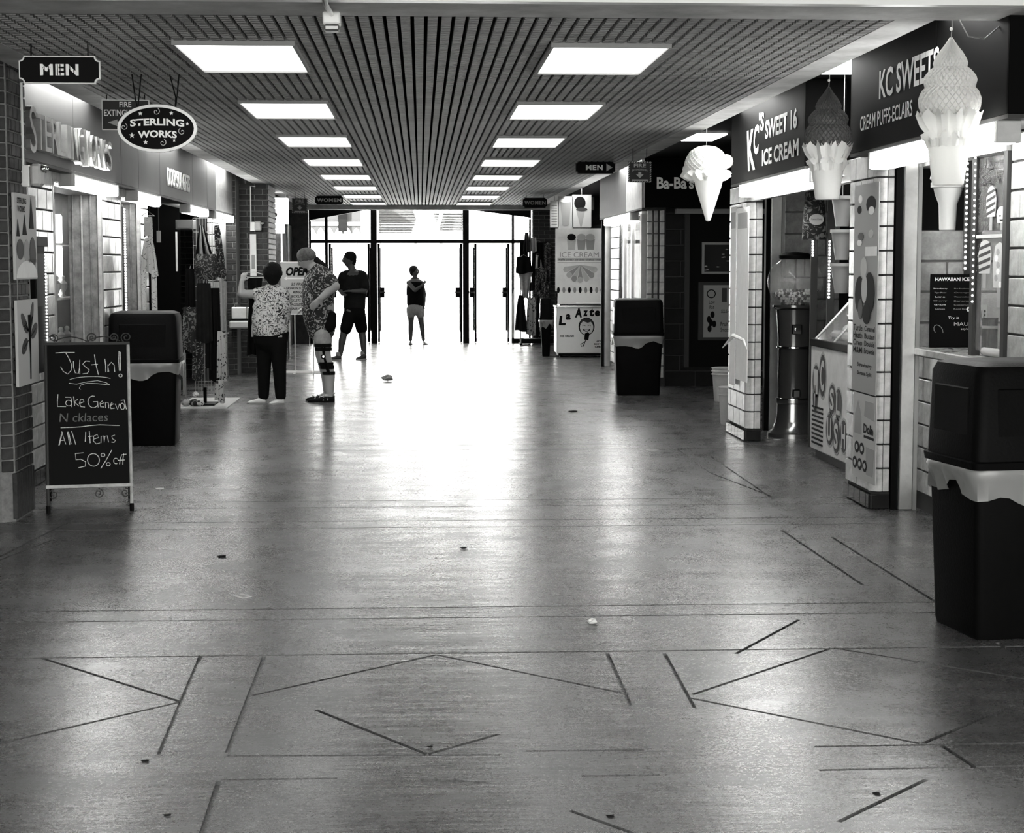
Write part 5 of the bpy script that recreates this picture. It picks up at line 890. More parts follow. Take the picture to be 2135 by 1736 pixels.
sp = struct(MB().box(atY(558, 500, 28.3).x, atY(586, 500, 28.3).x, 28.3, 28.6, 0, 2.25), 'wall_left', 'tile'); MB().box(atY(572, 500, 28.3).x, atY(586, 500, 28.3).x, 28.25, 28.3, 0, 2.2).build('door_casing', 'wood', sp, bevel=.004)
pp = atY(600, 500, 29.0); struct(MB().tube([(pp.x, 29, 0), (pp.x, 29, ZV)], .02, 10), 'trim_10', 'steel')
# OPEN sign on its stand
Y = 25.0; k = Y / 3600; a = atY(586, 654, Y); b = atY(652, 547, Y); t = thing('floor_sign', 'OPEN sign with a left arrow on a thin frame stand between the two nearest people', 'sign', ((a.x + b.x) / 2, Y, 0)); fr = FC((a.x + b.x) / 2, Y, (a.z + b.z) / 2); w_ = (b.x - a.x) / 2; h_ = (b.z - a.z) / 2
MB().slab(fr, -w_, w_, -h_, h_, -.012, 0).build('panel', 'midprint', t); MB().slab(fr, -w_ - .01, w_ + .01, h_, h_ + .012, -.014, .003).build('frame_rail', 'white', t); MB().slab(fr, -w_ - .01, w_ + .01, -h_ - .012, -h_, -.014, .003).build('frame_rail', 'white', t)
text(fr, 'OPEN', .02, h_ * .65, w_ * 1.5, h_ * .34, 'ink', t, bold=.05, shear=.25)
MB().poly(fr, [(-w_ * .8, h_ * .38), (-w_ * .6, h_ * .46), (-w_ * .6, h_ * .41), (w_ * .8, h_ * .41), (w_ * .8, h_ * .35), (-w_ * .6, h_ * .35), (-w_ * .6, h_ * .3)], 0, .003).build('arrow', 'paper', t)
for i, (s_, ww) in enumerate((('25 FREE', .9), ('FASHION SCARVES', 1.5), ('RINGS', .7), ('NECKLACES', 1.2), ('ANKLETS TOES', 1.35), ('BRACELETS ALL', 1.35), ('HAIR CLIPS', 1.1))): text(fr, s_, .02, h_ * (.16 - i * .16), w_ * ww, h_ * .1, 'ink', t, shear=.2, bold=.02)
for x in (-w_ * .15, w_ * 1.0): MB().tube([fr.p(x, -h_, -.005), (fr.o.x + x, Y, .02)], .009, 6).build('leg', 'offwhite', t)
MB().box(fr.o.x - w_ * .9, fr.o.x + w_ * 1.4, Y - .02, Y + .02, 0, .03).build('foot_bar', 'white', t)
for x in (-w_ * .15, w_): MB().box(fr.o.x + x - .015, fr.o.x + x + .015, Y - .25, Y + .25, 0, .02).build('foot', 'white', t)
p = atZ(594, 748); t = thing('sandwich_board', 'small pale sandwich board standing behind the woman in the floral top', 'sandwich board', p); fr = Fr((p.x - .1, p.y, 0), (1, 0, 0), (0, .12, 1)); MB().slab(fr, -.25, .1, .03, .75, 0, .012).build('panel', 'midprint', t); MB().slab(Fr((p.x - .1, p.y + .3, 0), (1, 0, 0), (0, -.2, 1)), -.25, .1, .03, .75, 0, .012).build('panel', 'black', t)
for a in (-.25, .1): MB().tube([fr.p(a, 0), fr.p(a, .76)], .008).build('leg', 'black', t)
# ================================================================ right side, far
Y = 28.9; k = Y / 3600; a = atZ(1161, 744); X0 = atY(1161, 700, Y).x; X1 = atY(1268, 700, Y).x; H_ = atY(1200, 641, Y).z
t = thing('ice_cream_freezer', 'white chest freezer with a smiling face emblem below the ice cream poster', 'freezer', ((X0 + X1) / 2, Y + .3, 0))
MB().box(X0, X1 + .1, Y, Y + .62, .07, H_).build('cabinet', 'white', t, bevel=.012); MB().box(X0 + .03, X1 + .05, Y + .03, Y + .6, .03, .07).build('plinth', 'black', t); MB().box(X0 - .01, X1 + .1, Y - .01, Y + .63, H_, H_ + .03).build('top_rim', 'steel', t, bevel=.004)
MB().box(X0 + .05, X1 + .04, Y + .05, Y + .56, H_ + .03, H_ + .05).build('sliding_lid', 'blackgloss', t); MB().box(X0 + .35, X1 + .04, Y + .2, Y + .5, H_ + .05, H_ + .07).build('lid_frame', 'white', t)
for x in (X0 + .08, X1 - .05): MB().tube([(x, Y + .08, 0), (x, Y + .08, .05)], .02, 8).build('castor', 'black', t)
fr = FC(X0, Y - .001, 0)
for i, ch in enumerate('La Azteca'):
    if ch == ' ': continue
    f_ = i / 8.; aa = (.09, .19, 0, .36, .48, .585, .68, .79, .9)[i]; bb = (.62, .68, 0, .75, .74, .755, .74, .735, .72)[i]; text(fr, ch, aa, bb, .12 if ch.isupper() else .085, .16 if ch.isupper() else (.13 if ch == 't' else .1), 'ink', t, bold=.05, shear=.1)
text(fr, 'ICE CREAM', .17, .36, .23, .03, 'ink', t, bold=.05); text(fr, 'PALETAS', .88, .36, .18, .03, 'ink', t, bold=.05)
for i, s_ in enumerate(('(773) 521', '3410 W. CERMAK', 'CHICAGO IL')): text(fr, s_, .78, .27 - i * .045, (.22, .3, .28)[i], .03, 'ink', t, bold=.05)
# plain drawn face with fringe and an ice pop
fx, fz = .50, .52
MB().ell(fr, fx, fz, .135, .15, 0, .0015, 28).build('emblem', 'ink', t); MB().ell(fr, fx, fz - .015, .112, .125, .0015, .0025, 28).build('emblem', 'paper', t)
MB().poly(fr, [(fx - .12, fz + .02), (fx - .09, fz + .12), (fx, fz + .145), (fx + .09, fz + .12), (fx + .12, fz + .02), (fx + .07, fz + .08), (fx + .02, fz + .06), (fx - .06, fz + .09)], .0025, .0035).build('emblem', 'signgrey', t)
for x in (-.045, .045): MB().tube([fr.p(fx + x - .025, fz + .01, .004), fr.p(fx + x, fz + .025, .004), fr.p(fx + x + .025, fz + .01, .004)], .004, 4).build('emblem', 'ink', t)
MB().ell(fr, fx, fz - .045, .06, .04, .0025, .0035, 14, pi, 2 * pi).build('emblem', 'ink', t); MB().ell(fr, fx, fz - .05, .04, .018, .0035, .0045, 14, pi, 2 * pi).build('emblem', 'paper', t)
MB().poly(fr, [(fx - .04, .3), (fx + .03, .29), (fx + .05, .4), (fx + .02, .43), (fx - .03, .4)], 0, .004).build('emblem', 'ink', t); MB().tube([fr.p(fx - .01, .3, .003), fr.p(fx - .06, .18, .003)], .006, 4).build('emblem', 'ink', t); MB().tube([fr.p(fx - .02, .27, .003), fr.p(fx - .1, .22, .003), fr.p(fx - .08, .18, .003)], .005, 4).build('emblem', 'ink', t)
# boards above the freezer
a = atY(1158, 607, 29.6); b = atY(1262, 476, 29.6); fr = FC(a.x, 29.6, a.z); w_ = b.x - a.x; h_ = b.z - a.z
t = thing('menu_board', 'large ICE CREAM poster board standing behind the chest freezer', 'poster', (a.x + w_ / 2, 29.6, a.z)); MB().slab(fr, 0, w_, 0, h_, -.03, 0).build('panel', 'paper', t); MB().slab(fr, w_, w_ + .03, 0, h_, -.03, .01).build('side_frame', 'ink', t); MB().slab(fr, w_ * .05, w_ * 1.0, -.26, 0, -.03, .0).build('back_splash', 'white', t)
for x in (.1, w_ - .1): MB().tube([fr.p(x, 0, -.04), (a.x + x, 29.64, 0)], .02).build('leg', 'wire', t)
text(fr, 'ICE CREAM', w_ * .48, h_ * .58, w_ * .78, h_ * .08, 'greyprint', t); MB().slab(fr, .04 * w_, .96 * w_, .485 * h_, .53 * h_, 0, .002).build('picture', 'midprint', t); text(fr, 'waffle cones - sundaes - shakes - malts', .5 * w_, .507 * h_, .88 * w_, .03 * h_, 'ink', t, c=.002); MB().slab(fr, .04 * w_, .96 * w_, .455 * h_, .462 * h_, 0, .002).build('picture', 'greyprint', t)
for x, hm in ((.32, 'ink'), (.52, 'midprint'), (.7, 'midprint')): MB().poly(fr, [((x - .07) * w_, .66 * h_), ((x + .07) * w_, .66 * h_), ((x + .09) * w_, .83 * h_), ((x - .09) * w_, .83 * h_)], 0, .003).build('picture', 'greyprint' if x > .4 else 'offwhite', t); MB().ell(fr, x * w_, .86 * h_, .09 * w_, .055 * h_, .003, .006, 14).build('picture', hm, t)
for i in range(7):
    e = R(180 + 18 + i * 24); L = .3 * w_; c_ = (.5 * w_, .42 * h_); d = (cos(e), sin(e)); n_ = (-d[1], d[0]); q = (c_[0] + d[0] * L, c_[1] + d[1] * L)
    MB().poly(fr, [c_, (q[0] + n_[0] * .05, q[1] + n_[1] * .05), (q[0] - n_[0] * .05, q[1] - n_[1] * .05)], 0, .003).build('picture', ('midprint', 'greyprint')[i % 2], t); MB().ell(fr, q[0], q[1], .05, .05, .003, .006, 14).build('picture', ('offwhite', 'midprint', 'greyprint')[i % 3], t)
for i in range(9): MB().ell(fr, (.06 + i * .11) * w_, .02 * h_, .03 * w_, .05 * h_, 0, .003, 10).build('picture', ('ink', 'greyprint')[i % 2], t)
for pa, pb, py0, py1, kind, l in ((1163, 1195, 409, 476, 0, 'poster of a tall drink above the large ice cream board'), (1193, 1233, 406, 474, 1, 'poster of a dark scoop in a cone above the large ice cream board'), (1147, 1165, 418, 474, 2, 'white price sheet left of the tall drink poster')):
    Y = 29.3; a = atY(pa, py1, Y); b = atY(pb, py0, Y); fr = FC(a.x, Y, a.z); w_ = b.x - a.x; h_ = b.z - a.z; t = thing('poster', l, 'poster', (a.x, Y, a.z)); MB().slab(fr, 0, w_, 0, h_, -.02, 0).build('panel', 'midprint' if kind < 2 else 'paper', t)
    if kind == 0: MB().poly(fr, [(.3 * w_, .12 * h_), (.75 * w_, .12 * h_), (.88 * w_, .9 * h_), (.15 * w_, .9 * h_)], 0, .003).build('picture', 'greyprint', t); MB().ell(fr, .51 * w_, .86 * h_, .36 * w_, .06 * h_, .003, .006, 16).build('picture', 'paper', t); MB().ell(fr, .5 * w_, .12 * h_, .23 * w_, .05 * h_, .003, .006, 16).build('picture', 'greyprint', t)
    if kind == 1: MB().ell(fr, .4 * w_, .75 * h_, .3 * w_, .2 * h_, 0, .004, 20).build('picture', 'ink', t); MB().poly(fr, [(.2 * w_, .55 * h_), (.68 * w_, .55 * h_), (.5 * w_, .03 * h_), (.42 * w_, .03 * h_)], 0, .003).build('picture', 'greyprint', t); MB().ell(fr, .5 * w_, .55 * h_, .3 * w_, .06 * h_, .002, .005, 16).build('picture', 'signgrey', t)
    if kind == 2:
        for i in range(8): MB().slab(fr, .15 * w_, .8 * w_, (.1 + i * .1) * h_, (.13 + i * .1) * h_, 0, .003).build('print', 'greyprint', t)
    MB().tube([fr.p(w_ / 2, h_, -.01), fr.p(w_ / 2, h_, -.01) + Vector((0, 0, .12))], .005).build('hanger', 'wire', t)
# clothes stand by the doors
Y = 33.6; k = Y / 3600; def_ = lambda px, py, yy=Y: atY(px, py, yy)
p = atZ(1105, 716); t = thing('clothes_stand', 'crowded garment stand in front of the right-hand door glass', 'rack', (2.2, Y, 0)); xl, xr = def_(1075, 600).x, def_(1148, 600).x
for x in (xl + .1, xr - .05): MB().tube([(x, Y + .1, .03), (x, Y + .1, def_(1100, 505).z)], .014).build('upright', 'wire', t)
MB().tube([(xl, Y + .1, def_(1100, 505).z), (xr + .05, Y + .1, def_(1100, 505).z)], .013).build('top_bar', 'chrome', t)
for x in (xl + .1, xr - .05): MB().box(x - .02, x + .02, Y - .2, Y + .35, 0, .03).build('foot', 'black', t)
bmx = def_(1120, 712); MB().box(xl + .1, xr + .05, Y - .1, Y + .3, .03, .12).build('base_shelf', 'black', t)
for i, (px, py, w0, w1, h_, m_, l) in enumerate(((1092, 500, 14, 20, 60, 'cloth_b', 'black blouse at the top left'), (1098, 484, 6, 14, 40, 'signgrey', 'dark cap-like top at the peak'), (1112, 496, 12, 14, 28, 'khaki', 'white purse-like top'), (1092, 535, 28, 34, 34, 'cloth_b', 'black round top in the middle left'), (1122, 532, 12, 20, 30, 'towel', 'pale tank top'), (1095, 567, 32, 12, 56, 'khaki', 'pale tapering shirt'), (1128, 560, 24, 26, 48, 'printcloth', 'grey printed top'), (1086, 615, 8, 26, 75, 'cloth_d', 'dark long skirt at the left'), (1108, 620, 14, 24, 78, 'leopard', 'speckled grey skirt'), (1130, 608, 20, 24, 90, 'aloha', 'dark leafy skirt'), (1142, 510, 16, 16, 90, 'printcloth', 'patterned shirt at the right end'), (1140, 590, 14, 14, 30, 'aloha', 'small dark printed top at the right'), (1122, 505, 22, 30, 100, 'cloth_b', 'long black coat in the middle'), (1132, 620, 26, 30, 85, 'cloth_b', 'long black trousers low on the right'))):
    p = def_(px, py, Y - .02 * (i % 4)); o = thing('garment', l + ' of the garment stand by the doors', 'garment', (p.x, p.y, p.z - h_ * k), 'garments on the stand by the doors'); cloth(o, 'fabric', m_, Fr(p, (1, 0, 0)), w0 * k, w1 * k, h_ * k, .03, 2, i); MB().tube([(p.x - .06, p.y, p.z), (p.x, p.y, p.z + .04), (p.x + .06, p.y, p.z)], .006, 5).build('hanger', 'wire', o)
p = def_(1068, 590); t = thing('hanging_sheet', 'pale translucent curved sheet hanging at the left end of the garment stand', 'sheet', (p.x, Y, .2)); cloth(t, 'sheet', 'plastic', Fr(def_(1075, 600), (1, 0, 0)), 5 * k, 34 * k, 105 * k, .03, 1)
# alcove: framed pictures, buckets
Y = 21.86; a = atY(1463, 571, Y); b = atY(1528, 505, Y); t = thing('framed_picture', 'dark glossy framed picture on the black alcove wall', 'picture', (a.x, Y, a.z)); fr = FC(a.x, Y, a.z); w_ = b.x - a.x; h_ = b.z - a.z
MB().slab(fr, 0, w_, 0, h_, -.01, .02).build('frame', 'greyprint', t, bevel=.004); MB().slab(fr, .03, w_ - .03, .03, h_ - .03, .02, .024).build('picture', 'blackgloss', t)
for i in range(9): MB().ell(fr, random.uniform(.1, .9) * w_, random.uniform(.12, .85) * h_, .02, .006, .024, .027, 8).build('picture_highlight', 'midprint', t)
a = atY(1455, 709, Y); b = atY(1530, 588, Y); t = thing('menu_poster', 'grey poster about low fat fruit smoothies on the alcove wall', 'poster', (a.x, Y, a.z)); fr = FC(a.x, Y, a.z); w_ = b.x - a.x; h_ = b.z - a.z
MB().slab(fr, 0, w_, 0, h_, -.01, .015).build('board', 'signgrey', t); MB().slab(fr, .1 * w_ + .02, w_, .05 * h_, .95 * h_, .015, .018).build('sheet', 'greyprint', t)
text(fr, 'Low', .38 * w_, .66 * h_, .16 * w_, .06 * h_, 'ink', t, c=.018); text(fr, 'Fat', .38 * w_, .57 * h_, .13 * w_, .06 * h_, 'ink', t, c=.018); text(fr, 'SLUSH', .76 * w_, .5 * h_, .24 * w_, .06 * h_, 'ink', t, c=.018, shear=.2); text(fr, 'Fruit', .74 * w_, .28 * h_, .22 * w_, .07 * h_, 'ink', t, c=.018); text(fr, 'Smoothie', .8 * w_, .18 * h_, .34 * w_, .07 * h_, 'ink', t, c=.018)
MB().ring(fr, .36 * w_, .8 * h_, .1 * w_, .06 * h_, .012, .018, .021).build('picture', 'ink', t)
for a_, b_ in ((.3, .36), (.4, .44), (.45, .28), (.32, .2), (.36, .3)): MB().ell(fr, a_ * w_, b_ * h_, .06 * w_, .06 * h_, .018, .021, 10).build('picture', 'ink', t)
MB().slab(fr, .66 * w_, .8 * w_, .66 * h_, .9 * h_, .018, .021).build('picture', 'signgrey', t)
x = atY(1432, 600, 21.85).x; struct(MB().box(x - .03, x + .03, 21.83, 21.9, .25, 2.2), 'door_3', 'signgrey'); struct(MB().box(x, 4.5, 21.87, 21.89, .25, 2.2), 'door_4', 'black')
for p, r_, h_, l in ((atZ(1512, 836), .15, .38, 'larger pale bucket in the dark alcove behind the second pier'), (atZ(1524, 884), .12, .36, 'smaller white bucket just behind the second right pier')):
    t = thing('bucket', l, 'bucket', (p.x, p.y, 0), 'plastic buckets'); MB().lathe((p.x, p.y, 0), [(r_ * .82, 0), (r_ * .85, .01), (r_, h_ - .06), (r_ * 1.03, h_ - .05), (r_ * 1.03, h_)], 24).build('body', 'offwhite', t, smooth=True)
    for z in (h_ - .07, h_ - .035, h_): MB().lathe((p.x, p.y, z), [(r_ * 1.04, -.008), (r_ * 1.07, -.004), (r_ * 1.07, .004), (r_ * 1.0, .008)], 24).build('rim', 'offwhite', t, smooth=True)
# litter on the floor
def litter(px, py, w_, d_, m_, lab, flat=True, rz=.3):
    p = atZ(px, py); n = 9; pts = [(p.x + w_ * (1 + .25 * sin(j * 2.3 + px)) * cos(2 * pi * j / n), p.y + d_ * (1 + .3 * sin(j * 3.1)) * sin(2 * pi * j / n)) for j in range(n)]
    if flat: mb = MB().prism(pts, .0005, .003)
    else:
        mb = MB(); rg_ = []
        for a in range(5): rg_ += [(p.x + w_ * sin(pi * a / 4) * (1 + .35 * sin(2.7 * j + a * 2)) * cos(2 * pi * j / n), p.y + d_ * sin(pi * a / 4) * sin(2 * pi * j / n), .0005 + w_ * (.8 if m_ in ('paper', 'greyprint') else .28) * (1 - cos(pi * a / 4)) * .5 * (1 + .4 * sin(j * 1.9))) for j in range(n)]
        mb.add(rg_, [(q * n + j, q * n + (j + 1) % n, (q + 1) * n + (j + 1) % n, (q + 1) * n + j) for q in range(4) for j in range(n)])
    return solo(mb, 'litter', m_, lab, 'litter', 'scraps on the floor')
p = atZ(506, 1244); t = thing('receipt', 'small white paper square lying on the near left floor', 'paper', (p.x, p.y, 0)); MB().prism([(p.x - .045, p.y + .02), (p.x - .01, p.y + .075), (p.x + .045, p.y + .0), (p.x + .005, p.y - .045)], .0005, .002).build('sheet', 'paper', t); MB().prism([(p.x - .028, p.y + .02), (p.x - .008, p.y + .05), (p.x + .028, p.y + .0), (p.x + .005, p.y - .025)], .002, .0024).build('print', 'midprint', t)
litter(1235, 1300, .022, .022, 'paper', 'crumpled white tissue on the near right-centre floor', False); litter(808, 794, .08, .05, 'greyprint', 'crumpled carton scrap on the bright floor near the middle', False)
litter(967, 1143, .02, .02, 'ink', 'dark scrap on the shiny centre of the floor', False); litter(463, 1161, .025, .02, 'ink', 'dark leaf scrap above the white paper square', False); litter(333, 1018, .03, .02, 'paper', 'white fold of paper right of the chalk sandwich board')
litter(1828, 1655, .012, .016, 'ink', 'dark scrap at the lower right of the floor', False); litter(1273, 1702, .012, .014, 'ink', 'dark scrap at the bottom centre of the floor', False); litter(349, 1700, .012, .01, 'ink', 'dark scrap at the bottom left of the floor', False); litter(303, 1587, .014, .012, 'ink', 'dark scrap left of the diagonal floor joints', False); litter(897, 1557, .01, .01, 'ink', 'small dark speck near the bottom centre of the floor', False)
litter(1195, 859, .05, .03, 'ink', 'dark flat leaf on the floor before the far right bin', False); litter(1362, 938, .05, .03, 'khaki', 'pale flat scrap on the floor before the second pier')
# ================================================================ people
def head(mb, c, r, face, tilt=0, hairless=True):
    """skull with brow, eye sockets, nose, lips, chin and ears; face = unit direction of the nose"""
    f_ = Vector(face).normalized(); up = Vector((0, 0, 1)); s_ = f_.cross(up).normalized(); q = Matrix.Rotation(tilt, 3, s_); f_ = q @ f_; up = q @ up
    c = Vector(c); n, m_ = 28, 22; vs = []
    for i in range(m_ + 1):
        ph = pi * i / m_; z = -cos(ph); rr = sin(ph)
        for j in range(n):
            th = 2 * pi * j / n; x = rr * cos(th); y = rr * sin(th)  # x forward, y side
            wx_, wy_ = 1.0, .8; zz = z * 1.22
            if z < 0: wy_ *= 1 - .3 * (-z) ** 1.5; wx_ *= 1 - .12 * (-z)
            if x < 0 and z < -.3: wx_ *= .8
            px_ = x * wx_; py_ = y * wy_
            g = lambda a, b, s1, s2: math.exp(-((y - a) / s1) ** 2 - ((z - b) / s2) ** 2) if x > 0 else 0
            px_ += .30 * g(0, -.18, .13, .16) + .17 * g(0, .0, .1, .16) + .05 * g(0, .2, .5, .09) + .09 * g(0, -.5, .26, .06) + .10 * g(0, -.82, .3, .14) - .11 * (g(.33, .03, .17, .1) + g(-.33, .03, .17, .1)) - .04 * g(0, -.41, .3, .05)
            vs.append(c + (f_ * px_ + s_ * py_ + up * zz) * r)
    mb.add(vs, [(i * n + j, i * n + (j + 1) % n, (i + 1) * n + (j + 1) % n, (i + 1) * n + j) for i in range(m_) for j in range(n)])
    for sg in (-1, 1): mb.cap(c + (s_ * sg * .8 - f_ * .02 + up * .12) * r, r * .16, c + (s_ * sg * .78 + up * -.18) * r, r * .1, 8, .45, s_)
    return f_, s_, up
def eyes(parent, c, r, f_, s_, up, dark='ink'):
    for sg in (-1, 1):
        b = c + (f_ * .87 + s_ * sg * .3 + up * .06) * r; MB().ball(b, r * .12, 8).build('eye', 'paper', parent, smooth=True); MB().ball(b + f_ * r * .08, r * .06, 6).build('pupil', dark, parent); MB().tube([b + (f_ * .06 - s_ * sg * .14 + up * .2) * r, b + (f_ * .1 + up * .25) * r, b + (s_ * sg * .14 + up * .2) * r], r * .035, 5).build('eyebrow', 'hair', parent)
    MB().tube([c + (f_ * .98 + s_ * y + up * (-.52 + .1 * abs(y))) * r for y in (-.25, 0, .25)], r * .05, 6).build('mouth', 'cloth_d', parent)
def hand(mb, w_, d, n, sc=1., curl=.5, thumb=None):
    """palm from wrist w_ along d, n = back-of-hand normal; five fingers of unequal length, thumb from the side"""
    w_ = Vector(w_); d = Vector(d).normalized(); n = Vector(n); n = (n - d * n.dot(d)).normalized(); s_ = d.cross(n); th = thumb if thumb is not None else 1
    mb.cap(w_ + d * .01 * sc, .026 * sc, w_ + d * .07 * sc, .036 * sc, 10, .5, n)
    for i, (o, L) in enumerate(((-.029, .062), (-.01, .074), (.01, .078), (.028, .068))):
        b = w_ + (d * .082 + s_ * o * th) * sc; e = (d * cos(curl * .6) - n * sin(curl * .6)); e2 = (d * cos(curl * 1.5) - n * sin(curl * 1.5)); m_ = b + e * L * .5 * sc; mb.cap(b - d * .012 * sc, .0098 * sc, m_, .009 * sc, 8); mb.cap(m_, .009 * sc, m_ + e2 * L * .5 * sc, .0075 * sc, 8)
    b = w_ + (d * .025 + s_ * .03 * th) * sc; m_ = b + (d * .6 + s_ * .7 * th - n * .3).normalized() * .035 * sc; mb.cap(b, .013 * sc, m_, .011 * sc, 8); mb.cap(m_, .011 * sc, m_ + (d * .9 + s_ * .15 * th - n * .35).normalized() * .03 * sc, .009 * sc, 8)
def shoe(parent, nm, m_, heel, toe, w_=.045, h_=.075, sole='greyprint'):
    heel = Vector(heel); toe = Vector(toe); d = (toe - heel); L = d.length; d /= L; s_ = Vector((-d.y, d.x, 0)); rings = []; n = 14
    for f_, ww, hh in ((0, .55, .9), (.06, .8, 1.0), (.25, .85, 1.0), (.45, .85, .78), (.65, 1.05, .6), (.82, 1.0, .48), (.95, .7, .36), (1.0, .3, .2)):
        for j in range(n): q = 2 * pi * j / n; rings.append(heel + d * L * f_ + s_ * w_ * ww * cos(q) + Vector((0, 0, heel.z * 0 + h_ * hh * (.5 + .5 * sin(q)) + .004)))
    MB().add(rings, [(i * n + j, i * n + (j + 1) % n, (i + 1) * n + (j + 1) % n, (i + 1) * n + j) for i in range(7) for j in range(n)] + [tuple(range(n)), tuple(range(7 * n, 8 * n))]).build(nm, m_, parent, smooth=True)
    MB().poly(Fr((0, 0, 0), (1, 0, 0), (0, 1, 0)), [(heel + d * L * f_ + s_ * w_ * ww * sg)[:2] for sg, seq in ((1, ((0, .7), (.25, .9), (.65, 1.08), (.9, .9), (1.02, .3))), (-1, ((1.02, .3), (.9, .9), (.65, 1.08), (.25, .9), (0, .7)))) for f_, ww in seq], .0005, .016).build('sole', sole, parent)
def figure(Yd, px0, py0, label, seg_fn):
    k = Yd / 3600; o = atZ(px0, py0); t = thing('person', label, 'person', (o.x, o.y, 0)); p = lambda px, py, dy=0: Vector((o.x + (px - px0) * k, o.y + dy, (py0 - py) * k)); seg_fn(t, p, k); return t
V = Vector
# --- woman in the floral top, seen from behind, holding up a black dress on a hanger
def woman(t, p, k):
    b = MB(); c = p(569, 570, .0); f_, s_, up = head(b, c, .093, (-.75, .6, 0)); 
    b.cap(p(572, 585, .0), .055, p(573, 604, .02), .065)
    b.cap(p(571, 612, .02), .11, p(570, 640, .02), .15, 16, 1.35); b.cap(p(570, 640, .02), .14, p(567, 700, .02), .16, 16, 1.15)
    for sg, hx in ((0, 555), (1, 580)): kx = (552, 584)[sg]; ax = (549, 586)[sg]; dy = (.04, -.04)[sg]; b.cap(p(hx, 700, dy), .09, p(kx, 765, dy), .06); b.cap(p(kx, 765, dy), .058, p(ax, 828, dy), .04); b.cap(p(ax, 830, dy), .04, p(ax - 10, 836, dy), .03)
    sh = p(545, 613, .05); el = p(506, 611, -.02); wr = p(507, 586, .02); b.cap(sh, .055, el, .042); b.cap(el, .042, wr, .027); hand(b, wr, p(511, 572, .05) - wr, V((-.4, -.9, 0)), 1.0, .95)
    s2 = p(596, 616, .06); e2 = p(590, 645, .24); w2 = p(568, 640, .36); b.cap(s2, .055, e2, .04); b.cap(e2, .04, w2, .028); hand(b, w2, V((-1, .1, .1)), V((0, 0, 1)), 1, .8, -1)
    body = remeshed(b, 'body', 'skin', t, .009, 3); eyes(t, c, .093, f_, s_, up)
    h_ = MB(); h_.ball(c + V((.012, -.012, .018)), .108, 18, (1.02, 1.05, 1.08)); h_.cap(c + V((.03, -.03, -.02)), .085, c + V((.02, -.03, -.06)), .07)
    for i in range(26): e = random.uniform(0, 2 * pi); z = random.uniform(-.3, .9); q = V((cos(e) * math.sqrt(1 - z * z), sin(e) * math.sqrt(1 - z * z), z)); (h_.ball(c + V((.012, -.014, .018)) + q * .098, .024, 6) if not (q.dot(f_) > .3 and z < .6) else None)
    remeshed(h_, 'hair', 'hair', t, .009, 2)
    s = MB(); s.cap(p(573, 606, .02), .085, p(571, 622, .02), .135, 16, 1.2); s.cap(p(571, 612, .02), .115, p(570, 640, .02), .158, 18, 1.42); s.cap(p(570, 640, .02), .158, p(566, 668, .02), .165, 18, 1.3); s.cap(p(566, 668, .02), .17, p(566, 686, .02), .18, 18, 1.15)
    s.cap(p(552, 610, .04), .075, p(538, 612, .03), .07); s.cap(p(590, 612, .04), .08, p(598, 626, .1), .07); remeshed(s, 'blouse', 'floral', t, .012, 3)
    tr = MB(); tr.cap(p(567, 690, .02), .168, p(566, 706, .02), .165, 18, 1.18)
    for sg in (0, 1): hx = (552, 582)[sg]; kx = (551, 584)[sg]; ax = (549, 586)[sg]; dy = (.04, -.04)[sg]; tr.cap(p(hx, 712, dy), .103, p(kx, 765, dy), .078); tr.cap(p(kx, 765, dy), .078, p(ax, 824, dy), .062)
    remeshed(tr, 'trousers', 'cloth_b', t, .012, 3)
    z = t.location; a = p(553, 838, .04); a.z = 0; shoe(t, 'shoe', 'shoe', a, a + V((-.2, -.03, 0)), .045, .07); a = p(592, 838, -.04); a.z = 0; shoe(t, 'shoe', 'shoe', a, a + V((-.15, -.06, 0)), .045, .07)
figure(19.2, 557, 842, 'woman in a floral blouse and black trousers, back turned, holding up a black dress', woman)
Y = 19.2; k = Y / 3600; p = atY(531, 578, 19.47); t = thing('held_dress', 'black dress on a pale hanger held up by the woman in the floral blouse', 'dress', (p.x, p.y, p.z - .9))
MB().tube([(p.x - .12, p.y, p.z + .03), (p.x - .08, p.y, p.z + .055), (p.x, p.y, p.z + .06), (p.x + .1, p.y, p.z + .03), (p.x + .19, p.y, p.z - .01), (p.x + .1, p.y, p.z + .0), (p.x - .08, p.y, p.z - .0), (p.x - .12, p.y, p.z + .03)], .006, 6).build('hanger', 'paper', t)
cloth(t, 'bodice', 'cloth_b', Fr((p.x, p.y, p.z - .0), (1, 0, 0)), .17, .14, .3, .015, 2); cloth(t, 'skirt', 'cloth_b', Fr((p.x, p.y + .01, p.z - .28), (1, 0, 0)), .13, .2, .6, .03, 3)
MB().tube([(p.x - .02, p.y - .05, .98 - .05), (p.x - .02, p.y - .06, .85), (p.x - .03, p.y - .06, .75)], [.006, .02, .012], 8).build('pale_sash', 'khaki', t)
